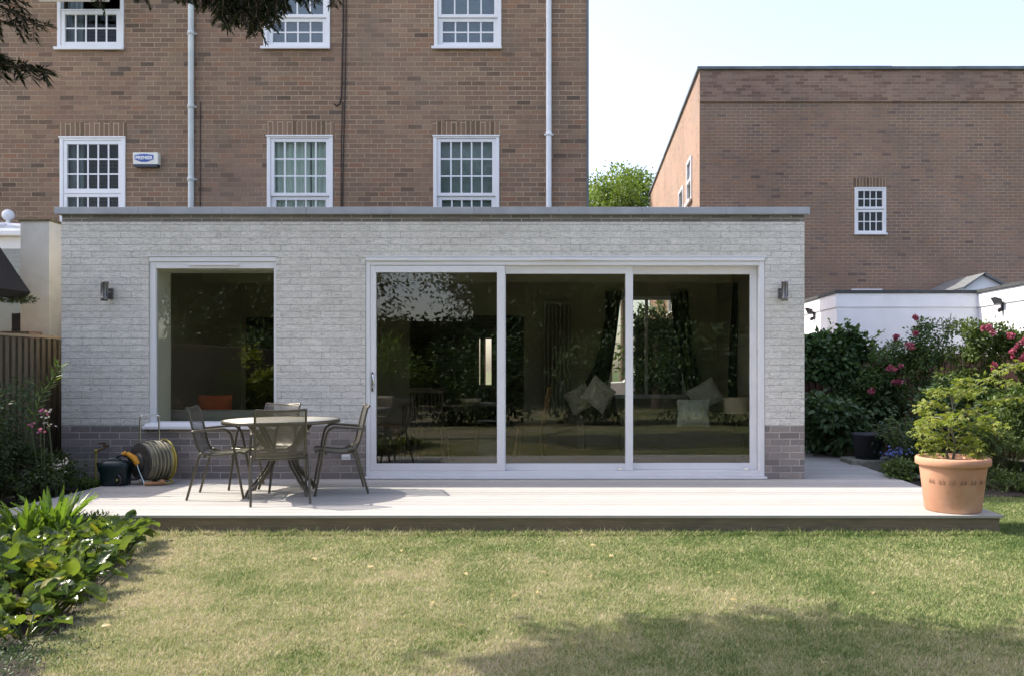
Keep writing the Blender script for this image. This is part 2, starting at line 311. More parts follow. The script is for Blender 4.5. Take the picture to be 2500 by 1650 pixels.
def grassmat(name, blades):
    t = NT(name); o = t.obj()
    big = t.noise(o, 0.55, 3, 0.6, 0.6); mid = t.noise(o, 3.2, 4, 0.65); fine = t.noise(o, 26, 3, 0.6)
    f = t.math('ADD', t.math('MULTIPLY', big, 0.5), t.math('MULTIPLY', mid, 0.5))
    f = t.rng(f, 0.33, 0.67, 0.05, 0.93)
    sepx = t.n("SeparateXYZ"); t.l(o, sepx.inputs[0])
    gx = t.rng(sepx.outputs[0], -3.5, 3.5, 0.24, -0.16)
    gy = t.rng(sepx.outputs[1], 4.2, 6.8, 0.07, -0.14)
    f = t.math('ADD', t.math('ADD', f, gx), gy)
    if blades:
        g = t.n("NewGeometry"); f = t.math('ADD', f, t.math('MULTIPLY', t.math('SUBTRACT', g.outputs["Random Per Island"], 0.5), 0.95))
    else: f = t.math('ADD', f, t.math('MULTIPLY', t.math('SUBTRACT', fine, 0.5), 0.9))
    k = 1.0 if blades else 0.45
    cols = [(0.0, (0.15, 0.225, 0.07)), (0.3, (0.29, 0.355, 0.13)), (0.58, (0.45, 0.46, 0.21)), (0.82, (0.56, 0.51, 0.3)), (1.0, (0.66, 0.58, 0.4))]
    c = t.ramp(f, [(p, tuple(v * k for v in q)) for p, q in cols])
    t.l(c, t.b.inputs["Base Color"]); t.b.inputs["Roughness"].default_value = 0.75
    t.b.inputs["Specular IOR Level"].default_value = 0.2
    if blades:
        tr = t.n("BsdfTranslucent"); t.l(c, tr.inputs[0]); mx = t.n("MixShader"); mx.inputs[0].default_value = 0.35
        t.l(t.b.outputs[0], mx.inputs[1]); t.l(tr.outputs[0], mx.inputs[2]); t.l(mx.outputs[0], t.out.inputs[0])
    else: t.bump(fine, 0.6, 0.02)
    return t.m
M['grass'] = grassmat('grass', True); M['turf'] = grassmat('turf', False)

# ------------------------------------------------------------------ object helpers
def tag(o, label=None, cat=None, group=None, kind=None):
    if label: o["label"] = label
    if cat: o["category"] = cat
    if group: o["group"] = group
    if kind: o["kind"] = kind
    return o
def thing(name, label, cat, loc=(0, 0, 0), rz=0.0, group=None):
    o = bpy.data.objects.new(name, None); COL.objects.link(o); o.location = loc; o.rotation_euler = (0, 0, rz)
    o.empty_display_size = 0.1
    return tag(o, label, cat, group)
def copy_tree(o, parent=None):
    c = o.copy(); COL.objects.link(c); c.parent = parent
    for ch in list(o.children): copy_tree(ch, c)
    return c

class MB:
    """collects shapes and links them as one mesh object; coordinates are local to the parent"""
    def __init__(s): s.v = []; s.f = []; s.sm = []; s.uv = {}
    def add(s, vs, fs, smooth=False):
        b = len(s.v); s.v += [tuple(v) for v in vs]; s.f += [tuple(i + b for i in f) for f in fs]; s.sm += [smooth] * len(fs); return s
    def box(s, x0, x1, y0, y1, z0, z1):
        vs = [(x, y, z) for z in (z0, z1) for y in (y0, y1) for x in (x0, x1)]
        return s.add(vs, [(0, 2, 3, 1), (4, 5, 7, 6), (0, 1, 5, 4), (2, 6, 7, 3), (0, 4, 6, 2), (1, 3, 7, 5)])
    def bbox(s, x0, x1, y0, y1, z0, z1, b=0.004):        # box with chamfered edges
        bm = bmesh.new(); bmesh.ops.create_cube(bm, size=1)
        for v in bm.verts: v.co = ((x0 + x1) / 2 + v.co.x * (x1 - x0), (y0 + y1) / 2 + v.co.y * (y1 - y0), (z0 + z1) / 2 + v.co.z * (z1 - z0))
        bmesh.ops.bevel(bm, geom=bm.edges[:], offset=b, segments=2, affect='EDGES', profile=0.6)
        bm.verts.index_update(); s.add([v.co[:] for v in bm.verts], [[v.index for v in f.verts] for f in bm.faces]); bm.free(); return s
    def tube(s, pts, r, n=8, cap=True, closed=False):
        pts = [Vector(p) for p in pts]; k = len(pts)
        rs = r if isinstance(r, (list, tuple)) else [r] * k
        rings = []; up = None
        for i, p in enumerate(pts):
            a = pts[(i - 1) % k] if (i > 0 or closed) else p; b = pts[(i + 1) % k] if (i < k - 1 or closed) else p
            t = (b - a).normalized()
            if up is None: up = Vector((0, 0, 1)) if abs(t.z) < 0.9 else Vector((1, 0, 0))
            x = up - t * up.dot(t)
            if x.length < 1e-4: x = Vector((1, 0, 0)) - t * t.x
            x.normalize(); up = x; y = t.cross(x)
            rings.append([p + (x * math.cos(q) + y * math.sin(q)) * rs[i] for q in [2 * math.pi * j / n for j in range(n)]])
        vs = [v for ring in rings for v in ring]; fs = []
        m = k if closed else k - 1
        for i in range(m):
            a = i * n; b = ((i + 1) % k) * n
            for j in range(n): fs.append((a + j, a + (j + 1) % n, b + (j + 1) % n, b + j))
        s.add(vs, fs, True)
        if cap and not closed:
            s.add(rings[0], [tuple(reversed(range(n)))]); s.add(rings[-1], [tuple(range(n))])
        return s
    def lathe(s, prof, n=32, c=(0, 0, 0), ax=None, smooth=True):   # profile of (r, h); ax gives the axis
        ax = Vector(ax).normalized() if ax else Vector((0, 0, 1)); c = Vector(c)
        x = ax.orthogonal().normalized(); y = ax.cross(x); vs = []
        for r, h in prof:
            for j in range(n):
                q = 2 * math.pi * j / n; vs.append(c + ax * h + (x * math.cos(q) + y * math.sin(q)) * r)
        fs = [(i * n + j, i * n + (j + 1) % n, (i + 1) * n + (j + 1) % n, (i + 1) * n + j) for i in range(len(prof) - 1) for j in range(n)]
        return s.add(vs, fs, smooth)
    def disc(s, c, r, ax, n=24):
        return s.lathe([(r, 0), (0.0001, 0)], n, c, ax, False)
    def prism(s, poly, y0, y1):                          # polygon in x,z extruded along y
        n = len(poly); vs = [(x, y0, z) for x, z in poly] + [(x, y1, z) for x, z in poly]
        fs = [tuple(range(n)), tuple(range(2 * n - 1, n - 1, -1))] + [(i, i + n, (i + 1) % n + n, (i + 1) % n) for i in range(n)]
        return s.add(vs, fs)
    def grid(s, fn, nu, nv, smooth=True):
        vs = [fn(i / nu, j / nv) for j in range(nv + 1) for i in range(nu + 1)]
        return s.add(vs, [(j * (nu + 1) + i, j * (nu + 1) + i + 1, (j + 1) * (nu + 1) + i + 1, (j + 1) * (nu + 1) + i) for j in range(nv) for i in range(nu)], smooth)
    def build(s, name, mat, parent=None, swapuv=False, fix=True, uvfn=None):
        me = bpy.data.meshes.new(name); me.from_pydata(s.v, [], s.f); me.update()
        if fix:
            bm = bmesh.new(); bm.from_mesh(me); bmesh.ops.recalc_face_normals(bm, faces=bm.faces[:]); bm.to_mesh(me); bm.free()
        me.polygons.foreach_set("use_smooth", s.sm)
        ul = me.uv_layers.new(name="UVMap")
        for p in me.polygons:
            nx, ny, nz = map(abs, p.normal)
            for li in p.loop_indices:
                co = me.vertices[me.loops[li].vertex_index].co
                if uvfn: uv = uvfn(co)
                elif ny >= nx and ny >= nz: uv = (co.x, co.z)
                elif nx >= nz: uv = (co.y, co.z)
                else: uv = (co.x, co.y)
                ul.data[li].uv = (uv[1], uv[0]) if swapuv else uv
        me.materials.append(mat); o = bpy.data.objects.new(name, me); COL.objects.link(o); o.parent = parent
        return o

def wall(mb, x0, x1, z0, z1, y0, y1, holes=(), ydir=False):
    """slab between two faces with rectangular holes (hx0,hx1,hz0,hz1) and their reveals; ydir: runs along y instead of x"""
    xs = sorted({x0, x1, *[h for q in holes for h in q[:2] if x0 < h < x1]}); zs = sorted({z0, z1, *[h for q in holes for h in q[2:] if z0 < h < z1]})
    inh = lambda x, z: any(h[0] < x < h[1] and h[2] < z < h[3] for h in holes)
    sol = {}
    for i in range(len(xs) - 1):
        for j in range(len(zs) - 1): sol[i, j] = not inh((xs[i] + xs[i + 1]) / 2, (zs[j] + zs[j + 1]) / 2)
    def V(x, y, z): return (y, x, z) if ydir else (x, y, z)
    for (i, j), ok in sol.items():
        if not ok: continue
        a, b, c, d = xs[i], xs[i + 1], zs[j], zs[j + 1]
        mb.add([V(a, y0, c), V(b, y0, c), V(b, y0, d), V(a, y0, d)], [(0, 1, 2, 3)])
        mb.add([V(a, y1, c), V(b, y1, c), V(b, y1, d), V(a, y1, d)], [(3, 2, 1, 0)])
        if not sol.get((i - 1, j)): mb.add([V(a, y0, c), V(a, y1, c), V(a, y1, d), V(a, y0, d)], [(3, 2, 1, 0)])
        if not sol.get((i + 1, j)): mb.add([V(b, y0, c), V(b, y1, c), V(b, y1, d), V(b, y0, d)], [(0, 1, 2, 3)])
        if not sol.get((i, j - 1)): mb.add([V(a, y0, c), V(b, y0, c), V(b, y1, c), V(a, y1, c)], [(3, 2, 1, 0)])
        if not sol.get((i, j + 1)): mb.add([V(a, y0, d), V(b, y0, d), V(b, y1, d), V(a, y1, d)], [(0, 1, 2, 3)])
    return mb

def tri_mesh(name, verts, faces, mat, parent=None):
    me = bpy.data.meshes.new(name); n = len(verts); m = len(faces); k = faces.shape[1]
    me.vertices.add(n); me.vertices.foreach_set("co", verts.astype(np.float32).ravel())
    me.loops.add(m * k); me.loops.foreach_set("vertex_index", faces.astype(np.int32).ravel())
    me.polygons.add(m); me.polygons.foreach_set("loop_start", np.arange(0, m * k, k, dtype=np.int32))
    me.update(calc_edges=True); me.materials.append(mat)
    o = bpy.data.objects.new(name, me); COL.objects.link(o); o.parent = parent; return o
def unit(a): return a / (np.linalg.norm(a, axis=1, keepdims=True) + 1e-9)
def leaves(name, C, A, N, L, W, mat, parent=None, fold=0.12, lobes=None, shape='kite'):
    """folded leaves: C bases, A axes, N normals, L lengths, W widths; lobes -> palmate leaves; six-point blades unless 'kite'"""
    n = len(C); A = unit(A); N = unit(N - A * (N * A).sum(1, keepdims=True)); Sd = np.cross(A, N)
    L = np.broadcast_to(L, (n,)).reshape(-1, 1); W = np.broadcast_to(W, (n,)).reshape(-1, 1)
    if lobes:
        Cs, As, Ns, Ls, Ws = [], [], [], [], []
        for q, s_ in lobes:
            a = A * math.cos(q) + Sd * math.sin(q); Cs.append(C); As.append(a - N * 0.25); Ns.append(N); Ls.append(L[:, 0] * s_); Ws.append(W[:, 0] * s_)
        return leaves(name, np.concatenate(Cs), np.concatenate(As), np.concatenate(Ns), np.concatenate(Ls), np.concatenate(Ws), mat, parent, fold)
    if shape == 'kite':
        V = np.stack([C, C + A * L * 0.42 + Sd * W * 0.5 + N * W * fold, C + A * L - N * L * 0.08, C + A * L * 0.42 - Sd * W * 0.5 + N * W * fold], 1).reshape(-1, 3)
        b = np.arange(n)[:, None] * 4; Fc = np.concatenate([b + [0, 1, 2], b + [0, 2, 3]])
        return tri_mesh(name, V, Fc, mat, parent)
    V = np.stack([C, C + A * L * 0.25 + Sd * W * 0.45 + N * W * fold, C + A * L * 0.65 + Sd * W * 0.42 + N * W * fold * 0.6, C + A * L - N * L * 0.12,
                  C + A * L * 0.65 - Sd * W * 0.42 + N * W * fold * 0.6, C + A * L * 0.25 - Sd * W * 0.45 + N * W * fold, C + A * L * 0.5], 1).reshape(-1, 3)
    b = np.arange(n)[:, None] * 7
    Fc = np.concatenate([b + q for q in ([0, 1, 6], [1, 2, 6], [2, 3, 6], [3, 4, 6], [4, 5, 6], [5, 0, 6])])
    return tri_mesh(name, V, Fc, mat, parent)
def clump_pts(n, c, rad, k=14, lr=0.42, seed=0, bottom=-1.0, shell=0.75):
    """points in irregular clumps filling an ellipsoid; returns points and outward directions"""
    g = np.random.default_rng(seed); c = np.array(c, float); rad = np.array(rad, float)
    d = unit(g.normal(size=(k, 3))); rr = g.uniform(0.35, 0.95, (k, 1)) ; K = d * rr
    K[:, 2] = np.maximum(K[:, 2], bottom)
    sz = g.uniform(0.6, 1.25, k) * lr
    w_ = sz ** 2; idx = g.choice(k, n, p=w_ / w_.sum())
    q = unit(g.normal(size=(n, 3))); r_ = sz[idx][:, None] * np.clip(g.normal(shell, 0.22, (n, 1)), 0.1, 1.35)
    p = K[idx] + q * r_
    return c + p * rad, unit(q + unit(K[idx]) * 0.6), g
def bush(name, n, c, rad, L, W, mat, parent, k=14, lr=0.42, seed=0, droop=0.3, bottom=-1.0, lobes=None, shape='kite', zmin=None, up=0.8):
    p, o, g = clump_pts(n, c, rad, k, lr, seed, bottom)
    if zmin is not None:
        keep = p[:, 2] > zmin; p, o = p[keep], o[keep]; n = len(p)
    A = o + g.normal(0, 0.6, (n, 3)); A[:, 2] -= droop
    N = o * 0.5 + g.normal(0, 0.5, (n, 3)); N[:, 2] += up
    s_ = g.uniform(0.65, 1.25, n)
    return leaves(name, p, A, N, L * s_, W * s_, mat, parent, lobes=lobes, shape=shape)
def arc(p0, p1, sag=(0, 0, 0), n=8):
    p0, p1, sag = Vector(p0), Vector(p1), Vector(sag)
    return [p0.lerp(p1, i / n) + sag * math.sin(math.pi * i / n) for i in range(n + 1)]

# ------------------------------------------------------------------ ground and lawn
LZ = -0.15
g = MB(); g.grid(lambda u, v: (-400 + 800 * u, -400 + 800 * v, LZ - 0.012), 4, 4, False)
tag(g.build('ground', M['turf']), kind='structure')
g = MB(); g.add([(-14, 14.6, LZ - 0.006), (30, 14.6, LZ - 0.006), (30, 60, LZ - 0.006), (-14, 60, LZ - 0.006)], [(0, 1, 2, 3)])
tag(g.build('driveway', plain('tarmac', (0.09, 0.09, 0.088), 0.9, var=0.2, scale=20)), kind='structure')

def lawn_blades():
    a = []
    def patch(x0, x1, y0, y1, n, ok=None):
        x = rng.uniform(x0, x1, n); y = rng.uniform(y0, y1, n); k = (np.abs(x + 0.3) < 0.66 * y + 2.4)
        if ok is not None: k &= ok(x, y)
        return np.stack([x[k], y[k]], 1)
    bed = lambda x, y: x > (-2.62 - (y - 4.0) * 0.35 + 0.05 * np.sin(y * 9) + rng.normal(0, 0.05, len(x)))          # to the right of the planted bed
    a.append(patch(-4, 3, 3.5, 4.6, 190000, bed)); a.append(patch(-4.6, 4, 4.6, 5.8, 170000, bed)); a.append(patch(-5.2, 4.4, 5.8, 6.92, 140000, bed))
    a.append(patch(3, 5.4, 3.5, 4.6, 80000)); a.append(patch(4, 6.3, 4.6, 6.0, 70000)); a.append(patch(4.4, 6.6, 6.0, 6.92, 40000)); a.append(patch(3.59, 6.5, 6.92, 9.0, 55000)); a.append(patch(-5.2, 3.5, 6.84, 6.93, 12000, bed))
    a.append(patch(-4.6, 4.2, 3.5, 6.9, 9000, bed)); a.append(patch(-5.2, 3.55, 6.86, 6.94, 2500, bed)); nt_ = len(a[-1]) + len(a[-2])
    xy = np.concatenate(a); n = len(xy); cl = np.sin(xy[:, 0] * 23 + np.sin(xy[:, 1] * 17) * 2) * np.sin(xy[:, 1] * 29 + xy[:, 0] * 5)
    h = rng.uniform(0.008, 0.026, n) * (1 + 0.25 * cl); far = xy[:, 1] > 5.8; h[(xy[:, 1] > 6.84) & (xy[:, 0] < 3.5)] *= 1.9
    h[-nt_:] *= rng.uniform(1.2, 1.9, nt_)
    th = rng.uniform(0, 2 * np.pi, n); w_ = rng.uniform(0.0022, 0.0045, n) * np.where(far, 1.5, 1.0)
    b = np.column_stack([xy, np.full(n, LZ - 0.012)]); dx = np.stack([np.cos(th), np.sin(th), np.zeros(n)], 1) * w_[:, None]
    lean = rng.normal(0, 0.6, (n, 2)) * h[:, None]; tip = b + np.column_stack([lean, h])
    V = np.stack([b - dx, b + dx, tip], 1).reshape(-1, 3); Fc = np.arange(n * 3).reshape(-1, 3)
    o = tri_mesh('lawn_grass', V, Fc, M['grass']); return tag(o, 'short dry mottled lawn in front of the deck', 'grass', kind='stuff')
lawn_blades()
# planting beds
g = MB()
g.grid(lambda u, v: (-6.15 + u * (3.76 - (0.35 * (v * 3.6)) + 0.05 * math.sin(v * 19)), 3.4 + v * 3.6, LZ - 0.012 + 0.06 * math.sin(math.pi * u) + 0.01 * math.sin(v * 31 + u * 17)), 20, 30)
g.grid(lambda u, v: (-6.18 + u * 1.1, 6.9 + v * 4.5, LZ + 0.01 + 0.03 * math.sin(v * 23 + u * 9)), 8, 24)
tag(g.build('soil_bed', M['soil']), kind='structure')
g = MB(); g.grid(lambda u, v: (3.58 + u * 3.0, 8.9 + v * 4.3, LZ + 0.004 + 0.05 * math.sin(math.pi * u) * min(1, v * 5) + 0.01 * math.sin(v * 31 + u * 17)), 20, 24)
tag(g.build('soil_border', M['soil']), kind='structure')

# ------------------------------------------------------------------ deck
D0 = 6.93; DW = 9.22
dk = thing('deck', 'low pale timber deck along the extension, with a dark fascia board', 'deck')
m = MB(); y = D0; 
while y < DW - 0.02:
    y1 = min(y + 0.139, DW - 0.004); m.box(-5.075, 3.57, y, y1, -0.022, 0.0); y += 0.145
ys = DW + 0.002
while ys < 12.9:
    m.box(2.52, 3.57, ys, ys + 0.139, -0.022, 0.0); ys += 0.145
m.build('deck_boards', M['deck'], dk)
m = MB(); m.box(-5.05, 3.545, D0 + 0.02, D0 + 0.045, LZ - 0.05, -0.024); m.box(3.52, 3.545, D0 + 0.045, 12.9, LZ - 0.05, -0.024); m.box(-5.05, -5.025, D0 + 0.045, DW, LZ - 0.05, -0.024)
m.build('fascia', M['fascia'], dk)
m = MB(); m.box(-5.0, 3.5, D0 + 0.06, 9.1, -0.12, -0.03); m.box(2.55, 3.5, 9.1, 12.88, -0.12, -0.03); m.build('joists', M['dark_wall'], dk)

# ------------------------------------------------------------------ the single-storey extension
EX0, EX1, EY0, EY1, EZ = -5.855, 2.508, 9.22, 13.7, 2.965
WH = (-4.877, -3.438, 0.6, 2.503)                 # window opening
DH = (-2.433, 2.065, -0.2, 2.503)                 # door opening
BW_ = (0.42, 1.72, 0.75, 2.42)                    # rear window
ext = thing('garden_extension', 'low white brick extension with grey brick base, big window and sliding doors', 'building')
m = MB(); wall(m, EX0, EX1, 0.6, 2.885, EY0, EY0 + 0.28, [WH, DH])
wall(m, EY0 + 0.28, EY1, 0.6, 2.885, EX0, EX0 + 0.28, ydir=True); wall(m, EY0 + 0.28, EY1, 0.6, 2.885, EX1 - 0.28, EX1, ydir=True)
wall(m, 0.1, EX1 - 0.28, 0.6, 2.885, EY1 - 0.28, EY1, [BW_])
m.build('wall', M['white_brick'], ext)
m = MB(); wall(m, EX0, EX1, LZ - 0.1, 0.6, EY0, EY0 + 0.28, [WH, DH])
wall(m, EY0 + 0.28, EY1, LZ - 0.1, 0.6, EX0, EX0 + 0.28, ydir=True); wall(m, EY0 + 0.28, EY1, LZ - 0.1, 0.6, EX1 - 0.28, EX1, ydir=True)
wall(m, 0.1, EX1 - 0.28, LZ - 0.1, 0.6, EY1 - 0.28, EY1)
m.build('plinth', M['grey_brick'], ext)
m = MB(); m.box(EX0 + 0.004, EX1 - 0.004, EY0 + 0.004, EY1, 2.885, 2.962); m.build('top_course', M['top_brick'], ext)
m = MB(); xs = EX0 - 0.05; i = 0
joints = [EX0 - 0.05, -5.0, -2.6, -0.15, 2.35 - 0.0, EX1 + 0.05]
joints = [EX0 - 0.05 + k * (EX1 - EX0 + 0.1) / 9 for k in range(10)]
for a, b in zip(joints[:-1], joints[1:]): m.bbox(a + 0.001, b - 0.001, EY0 - 0.05, EY0 + 0.35, EZ, EZ + 0.078, 0.005)
m.box(EX0 - 0.05, EX0 + 0.3, EY0 + 0.352, EY1, EZ, EZ + 0.075); m.box(EX1 - 0.3, EX1 + 0.05, EY0 + 0.352, EY1, EZ, EZ + 0.075); m.box(0.11, EX1 - 0.302, EY1 - 0.3, EY1 + 0.05, EZ, EZ + 0.075)
m.build('coping', M['coping'], ext)
m = MB(); m.box(EX0 + 0.3, EX1 - 0.3, EY0 + 0.35, EY1 - 0.28, 2.964, 2.99); m.build('roof_felt', M['felt'], ext)
# interior lining
IX0, IX1, IY0, IY1, IZ = EX0 + 0.283, EX1 - 0.283, EY0 + 0.283, 13.4, 2.63
OA = (-2.81, -0.945, -0.1, 2.1); OC = (-5.5, -4.0, -0.1, 2.07)
m = MB(); wall(m, IX0, IX1, 0.0, IZ, IY0, IY0 + 0.015, [WH, (DH[0], DH[1], -0.1, DH[3])])
wall(m, IX0, IX1, 0.0, IZ, IY1 - 0.015, IY1 + 0.02, [OA, OC, BW_])
wall(m, IY0 + 0.016, IY1 - 0.016, 0.0, IZ, IX0, IX0 + 0.015, ydir=True); wall(m, IY0 + 0.016, IY1 - 0.016, 0, IZ, IX1 - 0.015, IX1, ydir=True)
m.build('inner_wall', M['plaster'], ext)
m = MB(); m.box(IX0, IX1, IY0, IY1, IZ + 0.002, IZ + 0.05); m.box(IX0 + 0.02, IX1 - 0.02, 12.0, 12.25, 2.5, IZ - 0.001); m.build('inner_ceiling', M['ceiling'], ext)
m = MB(); m.box(EX0 + 0.29, EX1 - 0.29, EY0 + 0.06, 17.0 - 0.4, -0.06, -0.002); m.build('inner_floor', M['floor'], ext)
# window
def ring(mb, x0, x1, z0, z1, y0, y1, l, r, b, t, bev=0.004):
    mb.bbox(x0, x0 + l, y0, y1, z0, z1, bev); mb.bbox(x1 - r, x1, y0, y1, z0, z1, bev)
    mb.bbox(x0 + l, x1 - r, y0 + 0.002, y1 - 0.002, z0, z0 + b, bev); mb.bbox(x0 + l, x1 - r, y0 + 0.002, y1 - 0.002, z1 - t, z1, bev)
wf = MB(); ring(wf, WH[0] + 0.003, WH[1] - 0.003, 0.605, 2.44, EY0 + 0.018, EY0 + 0.088, 0.068, 0.03, 0.04, 0.075)
fw = wf.build('window', M['upvc'], ext); fw["label"] = 'large fixed picture window in a white frame'
m = MB(); m.box(WH[0] + 0.071, WH[1] - 0.033, EY0 + 0.05, EY0 + 0.056, 0.645, 2.365); m.build('pane', M['glass'], fw)
m = MB(); m.bbox(WH[0] - 0.045, WH[1] + 0.045, EY0 - 0.06, EY0 + 0.02, 0.562, 0.597, 0.006); m.add([(WH[0] - 0.03, EY0 - 0.05, 0.597), (WH[1] + 0.03, EY0 - 0.05, 0.597), (WH[1] + 0.03, EY0 + 0.018, 0.635), (WH[0] - 0.03, EY0 + 0.018, 0.635)], [(0, 1, 2, 3)])
m.build('sill', M['upvc'], fw)
m = MB(); m.bbox(-4.42, -3.87, EY0 + 0.002, EY0 + 0.017, 2.395, 2.42, 0.004); m.build('trickle_vent', M['upvc'], fw)
m = MB(); m.box(WH[0] - 0.07, WH[1] + 0.02, EY0 - 0.006, EY0 + 0.25, 2.497, 2.505); m.bbox(WH[0] + 0.002, WH[1] - 0.002, EY0 + 0.004, EY0 + 0.1, 2.441, 2.494, 0.004); m.build('head_trim', M['upvc'], fw)
m = MB(); m.box(WH[0] + 0.0, WH[0] + 0.062, EY0 + 0.09, EY0 + 0.38, 0.62, 2.49); m.box(WH[1] - 0.012, WH[1], EY0 + 0.09, EY0 + 0.31, 0.62, 2.49); m.box(WH[0] + 0.062, WH[1] - 0.012, EY0 + 0.09, EY0 + 0.38, 2.352, 2.49); m.box(WH[0] + 0.062, WH[1] - 0.012, EY0 + 0.09, EY0 + 0.38, 0.601, 0.62)
m.build('inner_reveal', M['jamb'], fw)
# sliding door
fr = MB(); x0, x1 = DH[0] + 0.004, DH[1] - 0.004
fr.bbox(x0, x0 + 0.045, EY0 + 0.005, EY0 + 0.12, 0.03, 2.445); fr.bbox(x1 - 0.06, x1, EY0 + 0.005, EY0 + 0.14, 0.03, 2.445)
fr.bbox(x0 + 0.046, x1 - 0.061, EY0 + 0.007, EY0 + 0.14, 2.40, 2.443); fr.bbox(x0 + 0.046, x1 - 0.061, EY0 + 0.007, EY0 + 0.14, 0.03, 0.088)
sl = fr.build('sliding_door', M['upvc'], ext); sl["label"] = 'three-panel white framed sliding glass door'
m = MB(); m.bbox(x0 - 0.02, x1 + 0.02, EY0 - 0.05, EY0 + 0.10, 0.004, 0.028, 0.005); m.build('threshold', M['upvc'], sl)
m = MB(); m.bbox(x0, x1, EY0 - 0.012, EY0 + 0.14, 2.446, 2.485, 0.006); m.box(x0 - 0.02, x1 + 0.02, EY0 - 0.006, EY0 + 0.25, 2.490, 2.504); m.build('head_trim', M['upvc'], sl)
m = MB(); m.bbox(PX(1317, 9.2), PX(1440, 9.2), EY0 - 0.03, EY0 - 0.013, 2.452, 2.478, 0.004); m.build('trickle_vent', M['upvc'], sl)
def pan(px0, px1, gx0, gx1, gz0, gz1, z0, z1, yo, nm):
    a, b, ga, gb = PX(px0, 9.22), PX(px1, 9.22), PX(gx0, 9.22), PX(gx1, 9.22)
    q = MB(); ring(q, a, b, z0, z1, EY0 + yo, EY0 + yo + 0.045, ga - a, b - gb, gz0 - z0, z1 - gz1); o = q.build('door_panel', M['upvc'], sl)
    q = MB(); q.box(ga + 0.001, gb - 0.001, EY0 + yo + 0.022, EY0 + yo + 0.028, gz0 + 0.001, gz1 - 0.001); q.build('pane', M['glass'], sl)
pan(903, 1232, 917, 1213, 0.17, 2.32, 0.09, 2.395, 0.012, 'a')
pan(1212, 1546, 1233, 1528, 0.165, 2.31, 0.09, 2.399, 0.062, 'b')
pan(1527, 1853, 1547, 1836, 0.165, 2.31, 0.09, 2.399, 0.110, 'c')
m = MB(); hx = PX(909, 9.22); m.bbox(hx - 0.012, hx + 0.012, EY0 - 0.004, EY0 + 0.012, 0.98, 1.2, 0.004); m.tube([(hx, EY0 - 0.002, 1.17), (hx + 0.02, EY0 - 0.045, 1.16), (hx + 0.03, EY0 - 0.045, 1.05), (hx, EY0 - 0.002, 1.03)], 0.008); m.build('handle', M['chrome'], sl)
for q in (1513, 1822): m = MB(); m.bbox(PX(q, 9.22) - 0.02, PX(q, 9.22) + 0.03, EY0 + 0.03, EY0 + 0.06, 0.092, 0.125, 0.006); m.build('latch', M['chrome'], sl)
# rear window
m = MB(); ring(m, BW_[0], BW_[1], BW_[2], BW_[3], EY1 - 0.2, EY1 - 0.14, 0.06, 0.06, 0.06, 0.06); m.bbox((BW_[0] + BW_[1]) / 2 - 0.025, (BW_[0] + BW_[1]) / 2 + 0.025, EY1 - 0.198, EY1 - 0.142, BW_[2] + 0.06, BW_[3] - 0.06)
rw = m.build('window', M['upvc'], ext); rw["label"] = 'rear window seen through the sliding doors'
m = MB(); m.box(BW_[0] + 0.06, BW_[1] - 0.06, EY1 - 0.172, EY1 - 0.168, BW_[2] + 0.06, BW_[3] - 0.06); m.build('pane', M['glass'], rw)

# ------------------------------------------------------------------ tall brick house behind
HY = 12.74
house = thing('brick_house', 'tall brown brick house with white sash windows rising behind the extension', 'house')
def hx_(p): return PX(p, HY)
def hz_(p): return PZ(p, HY)
# windows: (left, right, top, bottom px; columns; curtain, open)
low = [(147, 307, 335, 552), (652, 813, 332, 552), (1058, 1219, 332, 552)]
upp = [(141, 303, -100, 121), (644, 806, -100, 119), (1060, 1224, -100, 119)]
Hh = [(hx_(a), hx_(b), hz_(d), hz_(c)) for a, b, c, d in low + upp]
m = MB(); HX0 = -16.0; HT = 8.7; HB = 17.0; HX1 = 0.1
wall(m, HX0, HX1, LZ - 0.1, HT, HY, HY + 0.3, Hh + [(EX0 - 0.002, HX1 + 1, LZ - 1, 2.7)])
wall(m, HY + 0.3, HB, LZ - 0.1, HT, HX1 - 0.3, HX1, [(HY, 13.71, LZ - 1, 2.96)], ydir=True)
wall(m, HX0, HX1 - 0.3, LZ - 0.1, HT, HB - 0.3, HB, [(-2.12, -2.07, 0.9, 1.85), (-1.99, -1.84, 0.9, 1.85), (-2.6, -2.57, 0.86, 1.9)])
wall(m, HY + 0.3, HB - 0.3, LZ - 0.1, HT, HX0, HX0 + 0.3, ydir=True)
m.build('wall', M['house_brick'], house)
m = MB(); m.box(HX0 - 0.2, HX1 + 0.03, HY - 0.05, HB + 0.05, HT + 0.002, HT + 0.12); m.build('roof', M['slate'], house)
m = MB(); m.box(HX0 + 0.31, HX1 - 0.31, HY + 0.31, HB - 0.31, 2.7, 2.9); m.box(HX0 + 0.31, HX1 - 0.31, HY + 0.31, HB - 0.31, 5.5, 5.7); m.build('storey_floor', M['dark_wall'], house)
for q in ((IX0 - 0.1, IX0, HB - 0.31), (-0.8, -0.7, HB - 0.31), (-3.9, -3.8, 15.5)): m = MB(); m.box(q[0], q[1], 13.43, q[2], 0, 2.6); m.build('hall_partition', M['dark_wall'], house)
for (a, b, c, d) in low:
    m = MB(); m.box(hx_(a - 2), hx_(b + 2), HY - 0.004, HY + 0.02, hz_(c) + 0.003, hz_(c) + 0.225); m.build('lintel', M['house_lintel'], house, swapuv=True)
